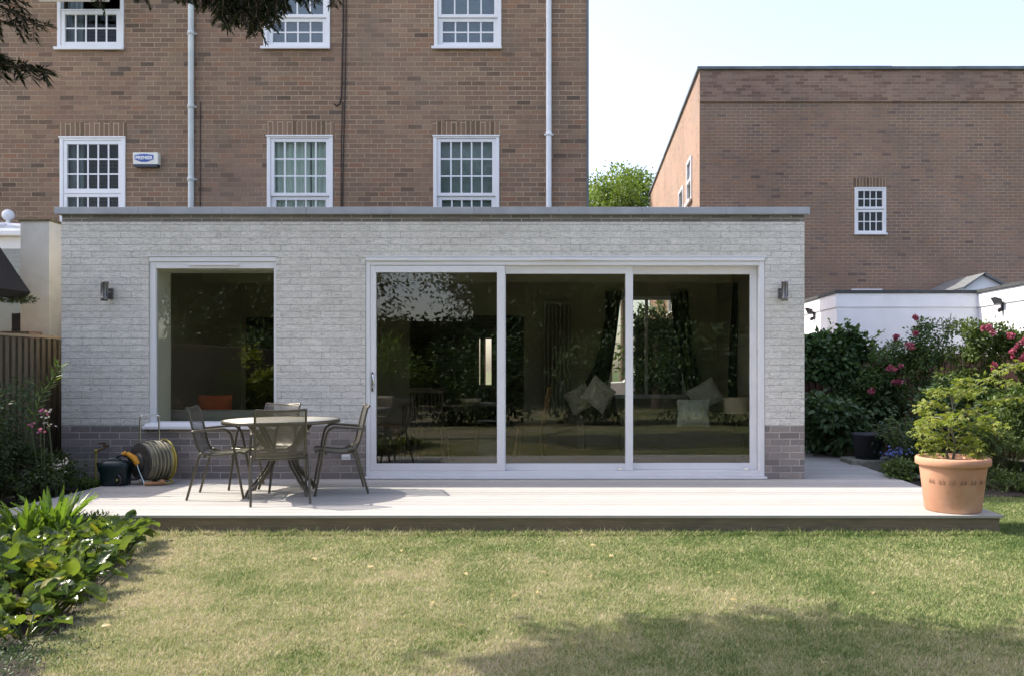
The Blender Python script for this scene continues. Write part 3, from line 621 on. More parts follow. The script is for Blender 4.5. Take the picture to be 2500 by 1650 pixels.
def bars(mb, x0, x1, z0, z1, nc, nr, y, w_=0.011):
    for i in range(1, nc): x = x0 + (x1 - x0) * i / nc; mb.box(x - w_, x + w_, y, y + 0.012, z0, z1)
    for j in range(1, nr):
        z = z0 + (z1 - z0) * j / nr
        xs_ = [x0] + [x0 + (x1 - x0) * i / nc for i in range(1, nc)] + [x1]
        for i in range(nc): mb.box(xs_[i] + (w_ if i else 0), xs_[i + 1] - (w_ if i < nc - 1 else 0), y + 0.001, y + 0.011, z - w_, z + w_)
def sash(parent, x0, x1, z0, z1, y, fr_, nc, nr, side=None, gm='glass_up'):
    s_ = side if side else fr_
    m = MB(); ring(m, x0, x1, z0, z1, y, y + 0.05, s_, s_, fr_, fr_, 0.005); bars(m, x0 + s_, x1 - s_, z0 + fr_, z1 - fr_, nc, nr, y + 0.012)
    m.build('sash', M['upvc'], parent)
    m = MB(); m.box(x0 + s_, x1 - s_, y + 0.026, y + 0.030, z0 + fr_, z1 - fr_); m.build('pane', M[gm], parent)
def curtain(parent, x0, x1, z0, z1, y, mat, waves=5, amp=0.03):
    m = MB(); m.grid(lambda u, v: (x0 + (x1 - x0) * u, y + amp * math.sin(u * waves * 2 * math.pi) * (0.6 + 0.4 * v), z0 + (z1 - z0) * v), waves * 8, 4)
    return m.build('curtain', mat, parent, fix=False)
for k, (a, b, c, d) in enumerate(low):
    x0, x1, z0, z1 = hx_(a), hx_(b), hz_(d), hz_(c)
    m = MB(); ring(m, x0, x1, z0, z1, HY - 0.02 if k != 1 else HY - 0.015, HY + 0.07, 0.055, 0.055, 0.06, 0.045 if k else 0.06, 0.006); m.bbox(x0 - 0.01, x1 + 0.01, HY - 0.035, HY - 0.021, z1 - 0.022, z1 + 0.001, 0.004)
    wn = m.build('window', M['upvc'], house)
    zm = hz_([472, 473, 473][k])
    if k == 0:
        sash(wn, x0 + 0.056, x1 - 0.056, zm + 0.01, z1 - 0.062, HY - 0.01, 0.055, 5, 3, gm='glass_low'); sash(wn, x0 + 0.056, x1 - 0.056, z0 + 0.062, zm - 0.01, HY - 0.01, 0.055, 5, 2, gm='glass_low')
        m = MB(); m.bbox(x0 + 0.056, x1 - 0.056, HY - 0.018, HY + 0.06, zm - 0.0095, zm + 0.0095, 0.004); m.build('transom', M['upvc'], wn)
        curtain(wn, x0 + 0.06, x0 + 0.27, z0 + 0.1, z1 - 0.05, HY + 0.16, M['curtain_grey'], 3)
    else:
        sash(wn, x0 + 0.056, x1 - 0.056, zm - 0.04, z1 - 0.047, HY + 0.0, 0.05, 5, 3, 0.055, gm='glass_low'); sash(wn, x0 + 0.056, x1 - 0.056, z0 + 0.062, zm - 0.041, HY + 0.03, 0.055, 5, 2, 0.07, gm='glass_low')
        if k == 1:
            xm = x0 + 0.63 * (x1 - x0)
            curtain(wn, x0 + 0.06, xm - 0.012, z0 + 0.1, z1 - 0.05, HY + 0.12, M['curtain_pale'], 6); curtain(wn, xm + 0.012, x1 - 0.06, z0 + 0.1, z1 - 0.05, HY + 0.12, M['curtain_pale'], 4)
        else: curtain(wn, x0 + 0.06, x1 - 0.06, z0 + 0.1, z1 - 0.05, HY + 0.11, M['curtain_blind'], 1, 0.004)
    wn["label"] = ['lower left sash window with half-open grey curtain', 'lower middle sash window with pale curtains', 'lower right sash window with a drawn grey blind'][k]
for k, (a, b, c, d) in enumerate(upp):
    x0, x1, z0, z1 = hx_(a), hx_(b), hz_(d), hz_(c)
    m = MB(); ring(m, x0, x1, z0, z1, HY - 0.02, HY + 0.07, 0.055, 0.055, 0.05, 0.05, 0.006); m.bbox(x0 - 0.035, x1 + 0.01, HY - 0.06, HY - 0.021, z0 - 0.022, z0 + 0.02, 0.006)
    wn = m.build('window', M['upvc'], house)
    if k == 0:
        sash(wn, x0 + 0.056, x1 - 0.056, z0 + 0.052, hz_(27), HY - 0.01, 0.06, 5, 2, gm='glass_low')
        # top light hinged at its head and standing open
        e = MB(); xa, xb = x0 + 0.03, x1 - 0.03; h_ = 0.87; ang = R(24)
        sx = MB(); ring(sx, xa - 0.06, xb + 0.02, -h_, 0, -0.05, 0, 0.06, 0.06, 0.06, 0.06, 0.005); bars(sx, xa, xb - 0.04, -h_ + 0.06, -0.06, 5, 3, -0.035)
        o = sx.build('sash', M['upvc'], wn); o.location = (0, HY - 0.03, z1 - 0.05); o.rotation_euler = (-ang, 0, 0)
        gq = MB(); gq.box(xa, xb - 0.04, -0.02, -0.016, -h_ + 0.06, -0.06); o = gq.build('pane', M['glass_up'], wn); o.location = (0, HY - 0.03, z1 - 0.05); o.rotation_euler = (-ang, 0, 0)
        m = MB(); m.bbox(x0 + 0.056, x1 - 0.056, HY - 0.015, HY + 0.06, hz_(27) + 0.002, hz_(27) + 0.02, 0.004); m.build('transom', M['upvc'], wn)
        curtain(wn, x0 + 0.06, x0 + 0.3, z0 + 0.1, z1 - 0.05, HY + 0.16, M['curtain_grey'], 3)
    else:
        zm = hz_(40)
        sash(wn, x0 + 0.056, x1 - 0.056, zm - 0.02, z1 - 0.052, HY + 0.0, 0.05, 4, 3, 0.055); sash(wn, x0 + 0.056, x1 - 0.056, z0 + 0.052, zm - 0.021, HY + 0.03, 0.055, 4, 2, 0.07)
        curtain(wn, x0 + 0.06, x1 - 0.06, z0 + 0.1, z1 - 0.05, HY + 0.2, M['curtain_grey'], 1, 0.004)
    wn["label"] = ['upper left window with its top light standing open', 'upper middle sash window behind the yew twigs', 'upper right sash window reflecting blue sky'][k]
def pipe(px, r, mat, brk, lbl):
    m = MB(); m.tube([(hx_(px), HY - 0.05, 2.95), (hx_(px), HY - 0.05, HT)], r, 14); o = m.build('downpipe', mat, house); o["label"] = lbl
    for b in brk:
        m = MB(); z = hz_(b); m.lathe([(r, -0.03), (r + 0.007, -0.03), (r + 0.007, 0.03), (r, 0.03)], 14, (hx_(px), HY - 0.05, z)); m.bbox(hx_(px) - r - 0.03, hx_(px) + r + 0.03, HY - 0.03, HY - 0.001, z - 0.012, z + 0.012, 0.003); m.build('bracket', mat, o)
pipe(470, 0.043, M['pipe_grey'], (85, 263, 440), 'greyish plastic downpipe between the first two windows')
pipe(1340, 0.042, M['pipe_white'], (331, -30), 'bright white downpipe near the house corner')
m = MB(); c0 = lambda px, z: (hx_(px), HY - 0.012, z)
m.tube([c0(838, HT), c0(838, hz_(60)), c0(836, hz_(150)), c0(834, hz_(235)), c0(830, hz_(255)), c0(822, hz_(260)), c0(816, hz_(255))], 0.011, 6)
m.tube([c0(846, HT), c0(845, hz_(90)), c0(842, hz_(250)), c0(838, hz_(400)), c0(835, 2.95)], 0.008, 6)
m.tube([c0(837, hz_(250)), c0(834, hz_(330)), c0(832, 2.95)], 0.007, 6); m.tube([c0(490, hz_(250)), c0(489, 2.95)], 0.006, 6)
m.build('cable', M['cable'], house)
m = MB(); m.box(HX0 + 0.4, EX0 - 0.2, 11.8, HY - 0.002, 2.62, 2.72); 
# moss flecks down the house corner are wear on the corner trim
m = MB(); m.box(HX1 - 0.025, HX1 + 0.012, HY - 0.012, HY + 0.03, 2.98, HT); m.build('corner_trim', M['lead'], house)

# alarm box
al = thing('alarm_box', 'cream alarm box with a blue badge and dark base, right of the lower left window', 'alarm box', P(362, 394, HY))
def rr(w_, h_, r, n=5):
    pts = []
    for cx_, cz_, a0 in ((w_ / 2 - r, h_ / 2 - r, 0), (-w_ / 2 + r, h_ / 2 - r, 90), (-w_ / 2 + r, -h_ / 2 + r, 180), (w_ / 2 - r, -h_ / 2 + r, 270)):
        pts += [(cx_ + r * math.cos(R(a0 + 90 * i / n)), cz_ + r * math.sin(R(a0 + 90 * i / n))) for i in range(n + 1)]
    return pts
m = MB(); poly = [(x * (1.0 if z > 0 else 0.99), z + 0.022) for x, z in rr(0.385, 0.18, 0.012)]; m.prism(poly, -0.085, 0.0); m.build('case', M['alarm_cream'], al)
m = MB(); m.prism([(-0.187, -0.0685), (0.187, -0.0685), (0.178, -0.108), (-0.178, -0.108)], -0.082, -0.003); m.build('base', M['alarm_navy'], al)
m = MB(); m.prism([(-0.165, 0.07), (-0.06, 0.085), (0.02, 0.085), (0.125, 0.07), (0.125, 0.0), (0.02, -0.035), (-0.06, -0.035), (-0.165, 0.0)], -0.089, -0.0855); bd = m.build('badge', M['alarm_blue'], al)
def text(s_, size, mat, parent, loc, width=None, ext=0.002, bold=0.0):
    cu = bpy.data.curves.new('lettering', 'FONT'); cu.body = s_; cu.size = size; cu.extrude = ext; cu.align_x = 'CENTER'; cu.align_y = 'CENTER'; cu.offset = bold
    tmp = bpy.data.objects.new('tmp', cu); COL.objects.link(tmp); dg = bpy.context.evaluated_depsgraph_get()
    me = bpy.data.meshes.new_from_object(tmp.evaluated_get(dg)); bpy.data.objects.remove(tmp)
    o = bpy.data.objects.new('lettering', me); me.materials.clear(); me.materials.append(mat); COL.objects.link(o); o.parent = parent; o.location = loc; o.rotation_euler = (R(90), 0, 0)
    if width:
        xs_ = [v.co.x for v in me.vertices]; k = width / (max(xs_) - min(xs_)); o.scale = (k, 1, 1)
    return o
text('PREMIER', 0.07, M['ink_white'], bd, (-0.02, -0.091, 0.026), 0.265, bold=0.0025)

# ------------------------------------------------------------------ second brick building, right
BY = 19.0
bb = thing('brick_building', 'brown brick flat-topped block with one small white window on its garden side', 'building')
def bx_(p): return PX(p, BY)
def bz_(p): return PZ(p, BY)
sw = (bx_(2086), bx_(2163), bz_(573), bz_(458)); sw2 = (bx_(2078), bx_(2153), bz_(820), bz_(706))
m = MB(); X0 = bx_(1708); TOP = bz_(172)
wall(m, X0, 16, LZ - 0.1, bz_(245), BY, BY + 0.3, [sw, sw2])
m.build('wall', M['far_brick'], bb)
SL = 0.02
m = MB()
side_h = [(BY + 1.25, BY + 2.15, bz_(460) , bz_(345)), (BY + 2.9, BY + 3.9, bz_(520), bz_(385)), (BY + 5.6, BY + 6.6, 2.9, 4.3)]
wall(m, BY + 0.3, BY + 14, LZ - 0.1, TOP, X0, X0 + 0.3, ydir=True, holes=side_h)
m.build('side_wall', M['far_brick'], bb)
m = MB(); wall(m, X0, 16, bz_(245) + 0.002, TOP, BY - 0.012, BY + 0.29); m.box(X0, 16, BY - 0.045, BY - 0.0125, bz_(250), bz_(234)); m.build('parapet', M['band_brick'], bb)
m = MB()
for k in range(9): m.bbox(X0 - 0.06 + k * 1.5, X0 - 0.06 + (k + 1) * 1.5 - 0.004, BY - 0.07, BY + 0.36, TOP, TOP + 0.07 + 0.004 * (k % 3), 0.008)
m.box(X0 - 0.06, X0 + 0.36, BY + 0.362, BY + 14, TOP, TOP + 0.07); m.build('coping', M['lead'], bb)
m = MB(); m.box(X0 + 0.31, 15.9, BY + 0.31, BY + 13.9, 5.2, 5.3); m.box(X0 + 0.31, 15.9, BY + 0.31, BY + 13.9, 2.5, 2.6); m.box(X0 + .6, 15.8, BY + 0.8, BY + 0.9, -.1, TOP - .1); m.box(15.9, 16, BY, BY + 14, -.2, TOP); m.box(X0 + .31, 15.8, BY + 13.7, BY + 14, -.2, TOP - .01); m.build('inner_floor', M['dark_wall'], bb)  # floors and walls, plus a dark panel added to block light behind the window
for h in (sw,):
    m = MB(); ring(m, h[0], h[1], h[2], h[3], BY - 0.02, BY + 0.08, 0.03, 0.03, 0.03, 0.03, 0.005); m.bbox(h[0] - 0.02, h[1] + 0.02, BY - 0.06, BY - 0.021, h[2] - 0.01, h[2] + 0.03); wn = m.build('window', M['upvc'], bb)
    zm = bz_(512); sash(wn, h[0] + 0.031, h[1] - 0.031, zm + 0.008, h[3] - 0.031, BY - 0.01, 0.055, 4, 2, gm='glass_low'); sash(wn, h[0] + 0.031, h[1] - 0.031, h[2] + 0.031, zm - 0.008, BY - 0.01, 0.055, 4, 2, gm='glass_low')
m = MB(); h = sw2; ring(m, h[0], h[1], h[2], h[3], BY - 0.03, BY + 0.08, 0.05, 0.05, 0.05, 0.06, 0.005); wn = m.build('window', M['upvc'], bb); m = MB(); m.box(h[0] + 0.05, h[1] - 0.05, BY, BY + 0.005, h[2] + 0.05, h[3] - 0.06); m.build('pane', M['glass_up'], wn)
m = MB(); m.box(sw[0] - 0.02, sw[1] + 0.02, BY - 0.003, BY + 0.02, sw[3] + 0.003, sw[3] + 0.22); m.build('lintel', M['house_lintel'], bb, swapuv=True)
for h in side_h:
    m = MB()
    for (a, b, c, d) in ((h[0], h[0] + 0.06, h[2], h[3]), (h[1] - 0.06, h[1], h[2], h[3]), (h[0] + 0.06, h[1] - 0.06, h[2], h[2] + 0.06), (h[0] + 0.06, h[1] - 0.06, h[3] - 0.06, h[3]), (h[0] + 0.06, h[1] - 0.06, (h[2] + h[3]) / 2 - 0.03, (h[2] + h[3]) / 2 + 0.03)):
        m.box(X0 - 0.04, X0 + 0.08, a, b, c, d)
    m.box(X0 - 0.09, X0 - 0.041, h[0] - 0.03, h[1] + 0.03, h[2] - 0.04, h[2] + 0.02)
    wn = m.build('window', M['upvc'], bb); m = MB(); m.box(X0 + 0.0, X0 + 0.005, h[0] + 0.06, h[1] - 0.06, h[2] + 0.06, h[3] - 0.06); m.build('pane', M['glass_up'], wn)
# little gabled roof in front of the building
GY = 17.2
gb = thing('gabled_porch', 'small pitched porch roof peeking over the white flat-roofed building', 'porch', (PX(2400, GY), GY, 0))
zt = PZ(667, GY); ze = zt - 0.62; m = MB(); wd = 1.15
m.add([(-0.0, 0, zt - .05), (wd, 0, ze - .05), (wd, 0, LZ), (-wd, 0, LZ), (-wd, 0, ze - .05)], [(0, 1, 2, 3, 4)]); m.add([(-wd, 0, LZ), (-wd, 1.7, LZ), (-wd, 1.7, ze - .05), (-wd, 0, ze - .05)], [(0, 1, 2, 3)]); m.build('wall', M['render_white'], gb)
m = MB(); m.add([(0, -0.1, zt), (wd + 0.1, -0.1, ze - 0.03), (wd + 0.1, 1.75, ze - 0.03), (0, 1.75, zt), (0, -0.1, zt - 0.05), (wd + 0.1, -0.1, ze - 0.08), (wd + 0.1, 1.75, ze - 0.08), (0, 1.75, zt - 0.05)], [(0, 1, 2, 3), (7, 6, 5, 4), (0, 4, 5, 1), (1, 5, 6, 2)])
m.add([(0, -0.1, zt), (-0.45, -0.1, zt - 0.3), (-wd - 0.7, 0.6, ze - 0.12), (-0.6, 1.75, zt - .3), (0, 1.75, zt), (-0.05, -0.1, zt - 0.06), (-0.45, -0.1, zt - 0.36)], [(0, 1, 2, 3, 4), (0, 5, 6, 1)]); m.build('roof', M['slate'], gb, fix=False)

# ------------------------------------------------------------------ white rendered flat-roofed building, right
WY = 15.0
wb = thing('white_building', 'white rendered flat-roofed garden building with dark coping, behind the rose hedge', 'building')
zt = PZ(717, WY); wx0, wx1 = PX(2043, WY), PX(2388, WY)
m = MB(); m.box(wx0, wx1, WY, WY + 3.6, LZ - 0.1, zt - 0.25); m.box(wx0 - 0.02, wx1, WY - 0.02, WY + 3.6, zt - 0.248, zt); m.build('wall', M['render_white'], wb)
m = MB(); m.box(wx1 + 0.002, wx1 + 5, 4.0, WY + 3.6, LZ - 0.1, zt - 0.25); m.box(wx1 - 0.018, wx1 + 5, 3.98, WY + 3.6, zt - 0.248, zt); m.build('side_wing', M['render_white'], wb)
m = MB(); m.bbox(wx0 - 0.05, wx1 - 0.022, WY - 0.05, WY + 3.6, zt + 0.002, zt + 0.06, 0.006); m.bbox(wx1 - 0.05, wx1 + 5.03, 3.95, WY + 3.62, zt + 0.003, zt + 0.063, 0.006); m.build('coping', M['felt'], wb)
def flood(loc, rz, lbl):
    t_ = thing('floodlight', lbl, 'floodlight', loc, rz, 'floodlights on the white building')
    q = MB(); q.bbox(-0.02, 0, -0.035, 0.035, -0.1, 0.06, 0.005); q.tube([(-0.01, 0, 0.03), (-0.07, 0, 0.05)], 0.012); q.build('bracket', M['black_plastic'], t_)
    q = MB(); q.add([(-0.06, -0.09, 0.1), (-0.06, 0.09, 0.1), (-0.17, 0.09, 0.13), (-0.17, -0.09, 0.13), (-0.05, -0.09, 0.0), (-0.05, 0.09, 0.0), (-0.11, 0.09, 0.02), (-0.11, -0.09, 0.02)], [(0, 1, 2, 3), (4, 7, 6, 5), (0, 4, 5, 1), (1, 5, 6, 2), (2, 6, 7, 3), (3, 7, 4, 0)]); q.build('lamp_head', M['black_plastic'], t_)
    q = MB(); q.lathe([(0.001, -0.05), (0.03, -0.03), (0.035, 0.0), (0.02, 0.03), (0.001, 0.035)], 12, (-0.055, 0, -0.08)); q.build('sensor', M['black_plastic'], t_)
flood((wx0 - 0.0, 16.45, PZ(768, 16.45)), 0, 'small black floodlight on the far left side of the white building')
d_ = wx1 * F / (2448 - CX); flood((wx1 - 0.0, d_, PZ(745, d_)), 0, 'small black floodlight on the wing of the white building, upper right')

# ------------------------------------------------------------------ neighbour on the left
lw = thing('rendered_wall', 'cream rendered boundary wall end with mossy top, left of the extension', 'wall')
d = 9.95; xa, xb = PX(50, d), PX(120, d); zt = PZ(541, d)
m = MB(); m.box(xa, xb, d, HY - 0.01, LZ - 0.1, zt); m.build('render', M['render_cream'], lw)
m = MB(); m.bbox(xa - 0.02, xb + 0.03, d - 0.02, HY - 0.01, zt + 0.001, zt + 0.03, 0.006); m.build('cap', plain('mossy', (0.16, 0.13, 0.07), 0.95, var=0.4, scale=14, bump=0.5), lw)
m = MB(); m.tube([(xb + 0.012, d + 0.25, PZ(615, d)), (xb + 0.012, d + 0.25, PZ(785, d))], 0.008, 6); m.bbox(xb, xb + 0.06, d + 0.28, d + 0.36, PZ(800, d), PZ(778, d)); m.tube([(xb + 0.03, d + 0.32, PZ(795, d)), (xb + 0.03, d + 0.32, 0.2)], 0.018, 8); m.build('cable_box', M['black_plastic'], lw)
m = MB(); m.box(xa - 3, xb - 0.01, d - 0.35, d - 0.11, LZ, PZ(812, d)); 
bwall = m.build('low_brick_wall', M['band_brick']); tag(bwall, 'low dark brick wall behind the left fence', 'wall')
# conservatory
d = 11.2
cs = thing('conservatory', 'white glazed conservatory with a ball finial at the left edge', 'conservatory')
def cp(px, py, dd=d): return P(px, py, dd)
xr = PX(52, 9.95) - 0.12; xl = xr - 4; ze = PZ(578, d); zr = PZ(552, d + 1)
m = MB()
for z_ in (LZ + 0.0, 0.7, PZ(612, d) - 0.0): pass
m.bbox(xl, xr, d, d + 0.06, PZ(608, d), ze - 0.0, 0.006)
for k in range(7): xx = xl + (xr - xl) * k / 6; m.bbox(xx - 0.035, xx + 0.035, d - 0.005, d + 0.055, 0.55, PZ(608, d) - 0.002, 0.005)
m.bbox(xl, xr, d + 0.002, d + 0.06, 0.5, 0.548); m.bbox(xl, xr, d + 0.002, d + 0.06, 1.62, 1.70)
m.build('frame', M['upvc'], cs)
m = MB(); m.bbox(xl, xr + 0.02, d - 0.1, d + 0.0, ze + 0.001, ze + 0.07, 0.01); m.build('gutter', M['upvc'], cs)
m = MB(); m.box(xl, xr, d + 0.02, d + 0.024, 0.55, PZ(608, d)); m.build('glazing', M['glass_up'], cs)
pk = cp(20, 549, d + 0.9)
m = MB(); m.tube([pk, (xr, d - 0.05, ze + 0.08)], 0.03, 6); m.tube([pk, (xl, d - 0.05, ze + 0.08)], 0.03, 6); m.tube([pk, (pk.x - 0.3, d - 0.05, ze + 0.08)], 0.02, 6); m.tube([pk, (xr, d + 1.45, ze + 0.12)], 0.02, 6); m.tube([pk, (pk.x - 3, pk.y, pk.z)], 0.035, 6); m.build('roof_bars', M['upvc'], cs)
m = MB(); m.add([pk, (xl, d - 0.04, ze + 0.07), (xr, d - 0.04, ze + 0.07), (xr, HY, ze + 0.12), (pk.x - 3, pk.y, pk.z)], [(0, 4, 1), (0, 1, 2), (0, 2, 3)]); m.build('roof_sheet', plain('poly', (0.5, 0.55, 0.58), 0.25, var=0.1), cs, fix=False)
m = MB(); r_ = 0.083; m.lathe([(r_ * math.sin(R(a)) + 0.0001, -r_ * math.cos(R(a))) for a in range(0, 181, 15)], 20, pk + Vector((0, 0, 0.14))); m.lathe([(0.05, -0.03), (0.03, 0.02), (0.025, 0.08)], 12, pk); m.build('ball_finial', M['upvc'], cs)
m = MB(); m.box(xl, xr, d + 0.05, d + 0.2, LZ - .1, 0.5); m.build('dwarf_wall', M['band_brick'], cs)
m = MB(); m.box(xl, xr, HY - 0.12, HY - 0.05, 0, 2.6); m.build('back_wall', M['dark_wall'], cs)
# dark roof hanging over the fence: a garden shed
d = 8.95
sh = thing('garden_shed', 'dark mossy shed roof showing over the left fence', 'shed')
pts = [(-140, 560), (-2, 596), (58, 690), (74, 716), (60, 729), (-140, 716)]
d = 9.6; A_ = [P(x, y, d) for x, y in ((-260, 470), (-60, 515), (58, 690), (75, 714), (61, 729), (40, 728), (-260, 700))]; B_ = [v + Vector((0.0, -1.1, 0.0)) for v in A_]
n_ = len(A_); m = MB(); m.add(A_ + B_, [tuple(range(n_)), tuple(range(2 * n_ - 1, n_ - 1, -1))] + [(i, i + n_, (i + 1) % n_ + n_, (i + 1) % n_) for i in range(n_)])
m.build('roof', plain('shed_felt', (0.009, 0.009, 0.011), 0.85, var=0.5, scale=30, bump=0.8), sh)
m = MB(); m.box(-9.0, -6.95, 8.75, 9.5, LZ, 2.1); m.build('wall', M['dark_wood'], sh)
p_, o_, g_ = clump_pts(700, (PX(35, 9.5), 9.52, PZ(726, 9.5)), (0.22, 0.1, 0.05), 9, 0.5, 5)
leaves('moss', p_, o_ + g_.normal(0, 0.4, o_.shape), g_.normal(0, 1, o_.shape), 0.045, 0.009, M['leaf_dim'], sh)

# ------------------------------------------------------------------ fences
def fence(name, lbl, p0, p1, z1, mat, capm, bw=0.1, side=1, z0=LZ):
    t_ = thing(name, lbl, 'fence'); p0, p1 = Vector(p0), Vector(p1); L_ = (p1 - p0).length; dr = (p1 - p0).normalized(); nr = Vector((-dr.y, dr.x)) * side
    m = MB(); n = int(L_ / bw); gx = random.Random(3)
    for i in range(n):
        a = p0 + dr * (i * bw); b = a + dr * (bw + 0.012); q = gx.uniform(-0.006, 0.006)
        b = a + dr * (bw - 0.016)
        v = [(*(a + nr * 0.03), z0), (*(b + nr * 0.012), z0), (*(b + nr * 0.012), z1 + q), (*(a + nr * 0.03), z1 + q), (*(a), z0), (*(b), z0), (*(b), z1 + q), (*(a), z1 + q)]
        m.add(v, [(0, 1, 2, 3), (7, 6, 5, 4), (0, 4, 5, 1), (3, 2, 6, 7), (1, 5, 6, 2), (0, 3, 7, 4)])
    def uvf(co): q = Vector((co.x, co.y)) - p0; return (q.dot(dr), co.z)
    m.build('boards', mat, t_, uvfn=uvf)
    m = MB(); m.add([(*(p0 - nr * 0.004), z0), (*(p1 - nr * 0.004), z0), (*(p1 - nr * 0.004), z1 - .02), (*(p0 - nr * 0.004), z1 - .02)], [(0, 1, 2, 3)]); m.build('backing', M['dark_wall'], t_)  # dark sheet added so the gaps between boards read as shadow lines
    m = MB(); a = p0 - nr * 0.02; b = p1 - nr * 0.02
    def bar(a, b, hw, za, zb):
        v = [(*(a + nr * hw), za), (*(b + nr * hw), za), (*(b - nr * hw), za), (*(a - nr * hw), za)]; v += [(x, y, zb) for x, y, _ in v]
        m.add(v, [(0, 3, 2, 1), (4, 5, 6, 7), (0, 1, 5, 4), (1, 2, 6, 5), (2, 3, 7, 6), (3, 0, 4, 7)])
    bar(p0, p1, 0.035, z1 + 0.008, z1 + 0.035); m.build('capping_rail', capm, t_)
    k = 0
    while k * 1.83 < L_:
        m = MB(); c = p0 + dr * min(k * 1.83, L_ - 0.05) - nr * 0.065; m.bbox(c.x - 0.045, c.x + 0.045, c.y - 0.045, c.y + 0.045, z0, z1 + 0.0); m.build('post', mat, t_); k += 1
    return t_
fence('side_fence', 'weathered vertical board fence on the left, behind the shaded shrubs', (-6.22, -6), (-6.22, 12.6), 1.585, M['fence'], woodmat('fence_cap', (0.34, 0.27, 0.18), 0.25), side=-1)
fence('rear_fence', 'reddish brown board fence behind the rose border on the right', (2.6, 13.3), (6.72, 13.3), 1.45, M['fence_dark'], M['fence_dark'], side=-1)
fence('garden_fence', 'dark board fence along the right side of the garden', (6.7, 13.2), (6.7, -8), 1.45, M['fence_dark'], M['fence_dark'], side=-1)

# ------------------------------------------------------------------ wall lamps and socket
def wall_lamp(px, mir, lbl, tilt=0):
    t_ = thing('wall_lamp', lbl, 'wall lamp', (PX(px, 9.1), EY0, PZ(712, 9.1)), 0, 'wall lamps on the extension')
    m = MB(); m.bbox(-0.03 + mir * 0.03, 0.03 + mir * 0.03, -0.022, 0, -0.075, 0.045, 0.006); m.tube([(mir * 0.03, -0.02, 0), (0, -0.06, 0)], 0.012, 8); m.build('bracket', M['lamp_steel'], t_)
    m = MB(); m.lathe([(0.0001, -0.1), (0.036, -0.1), (0.038, -0.06), (0.034, -0.055), (0.034, 0.1), (0.038, 0.105), (0.036, 0.115), (0.0001, 0.115)], 20, (0, -0.075, 0)); o = m.build('lamp_body', M['lamp_steel'], t_)
    m = MB()
    for k in range(3): q = R(-150 + 60 * k); m.tube([(0.036 * math.cos(q), -0.075 + 0.036 * math.sin(q), -0.05), (0.036 * math.cos(q), -0.075 + 0.036 * math.sin(q), 0.1)], 0.004, 6)
    m.build('guard_bars', M['black_plastic'], t_)
    o.rotation_euler = (0, R(tilt), 0)
wall_lamp(250, 1, 'steel cylinder wall lamp left of the big picture window', 3); wall_lamp(1918, -1, 'steel cylinder wall lamp right of the sliding doors')
sk = thing('power_socket', 'small white outdoor socket low on the grey bricks behind the right chair', 'socket', (PX(845, 9.2), EY0, PZ(1115, 9.2)))
m = MB(); m.bbox(-0.045, 0.045, -0.05, 0, -0.03, 0.03, 0.008); m.build('box', M['upvc'], sk); m = MB(); m.bbox(-0.04, 0.04, -0.058, -0.0505, 0.0, 0.026, 0.003); m.build('flap', M['upvc'], sk)

# ------------------------------------------------------------------ patio table
TX, TY, TH = -2.97, 8.12, 0.741
tb = thing('patio_table', 'round pale-topped garden table with crossed bronze metal legs', 'table', (TX, TY, 0), R(12))
m = MB(); Rr = 0.555; m.lathe([(0.0001, TH - 0.004), (Rr - 0.012, TH - 0.004), (Rr - 0.012, TH - 0.016), (0.0001, TH - 0.016)], 64); m.build('tabletop', M['table_top'], tb)
m = MB(); m.lathe([(Rr - 0.014, TH), (Rr, TH - 0.002), (Rr, TH - 0.034), (Rr - 0.014, TH - 0.034), (Rr - 0.014, TH)], 64); m.lathe([(0.36, TH - 0.017), (0.38, TH - 0.017), (0.38, TH - 0.04), (0.36, TH - 0.04), (0.36, TH - 0.017)], 40); m.build('rim', M['chair_metal'], tb)
for k in range(4):
    q = R(45 + 90 * k); c, s_ = math.cos(q), math.sin(q)
    m = MB()
    for o_ in (-0.02, 0.02):
        pts = [(r * c - o_ * s_ * 1.0, r * s_ + o_ * c, z) for r, z in ((0.37, TH - 0.03), (0.31, 0.64), (0.2, 0.5), (0.13, 0.42), (0.12, 0.36), (0.17, 0.27), (0.29, 0.14), (0.37, 0.07), (0.40, 0.012))]
        # smooth the bends
        sm_ = []
        for i in range(len(pts) - 1):
            a = Vector(pts[i]); b = Vector(pts[i + 1]); sm_ += [a, a.lerp(b, 0.5)]
        sm_.append(Vector(pts[-1])); m.tube(sm_, 0.013, 8)
    m.build('leg', M['chair_metal'], tb)
m = MB(); m.lathe([(0.11, 0.38), (0.13, 0.38), (0.13, 0.4), (0.11, 0.4), (0.11, 0.38)], 24); m.build('centre_ring', M['chair_metal'], tb)

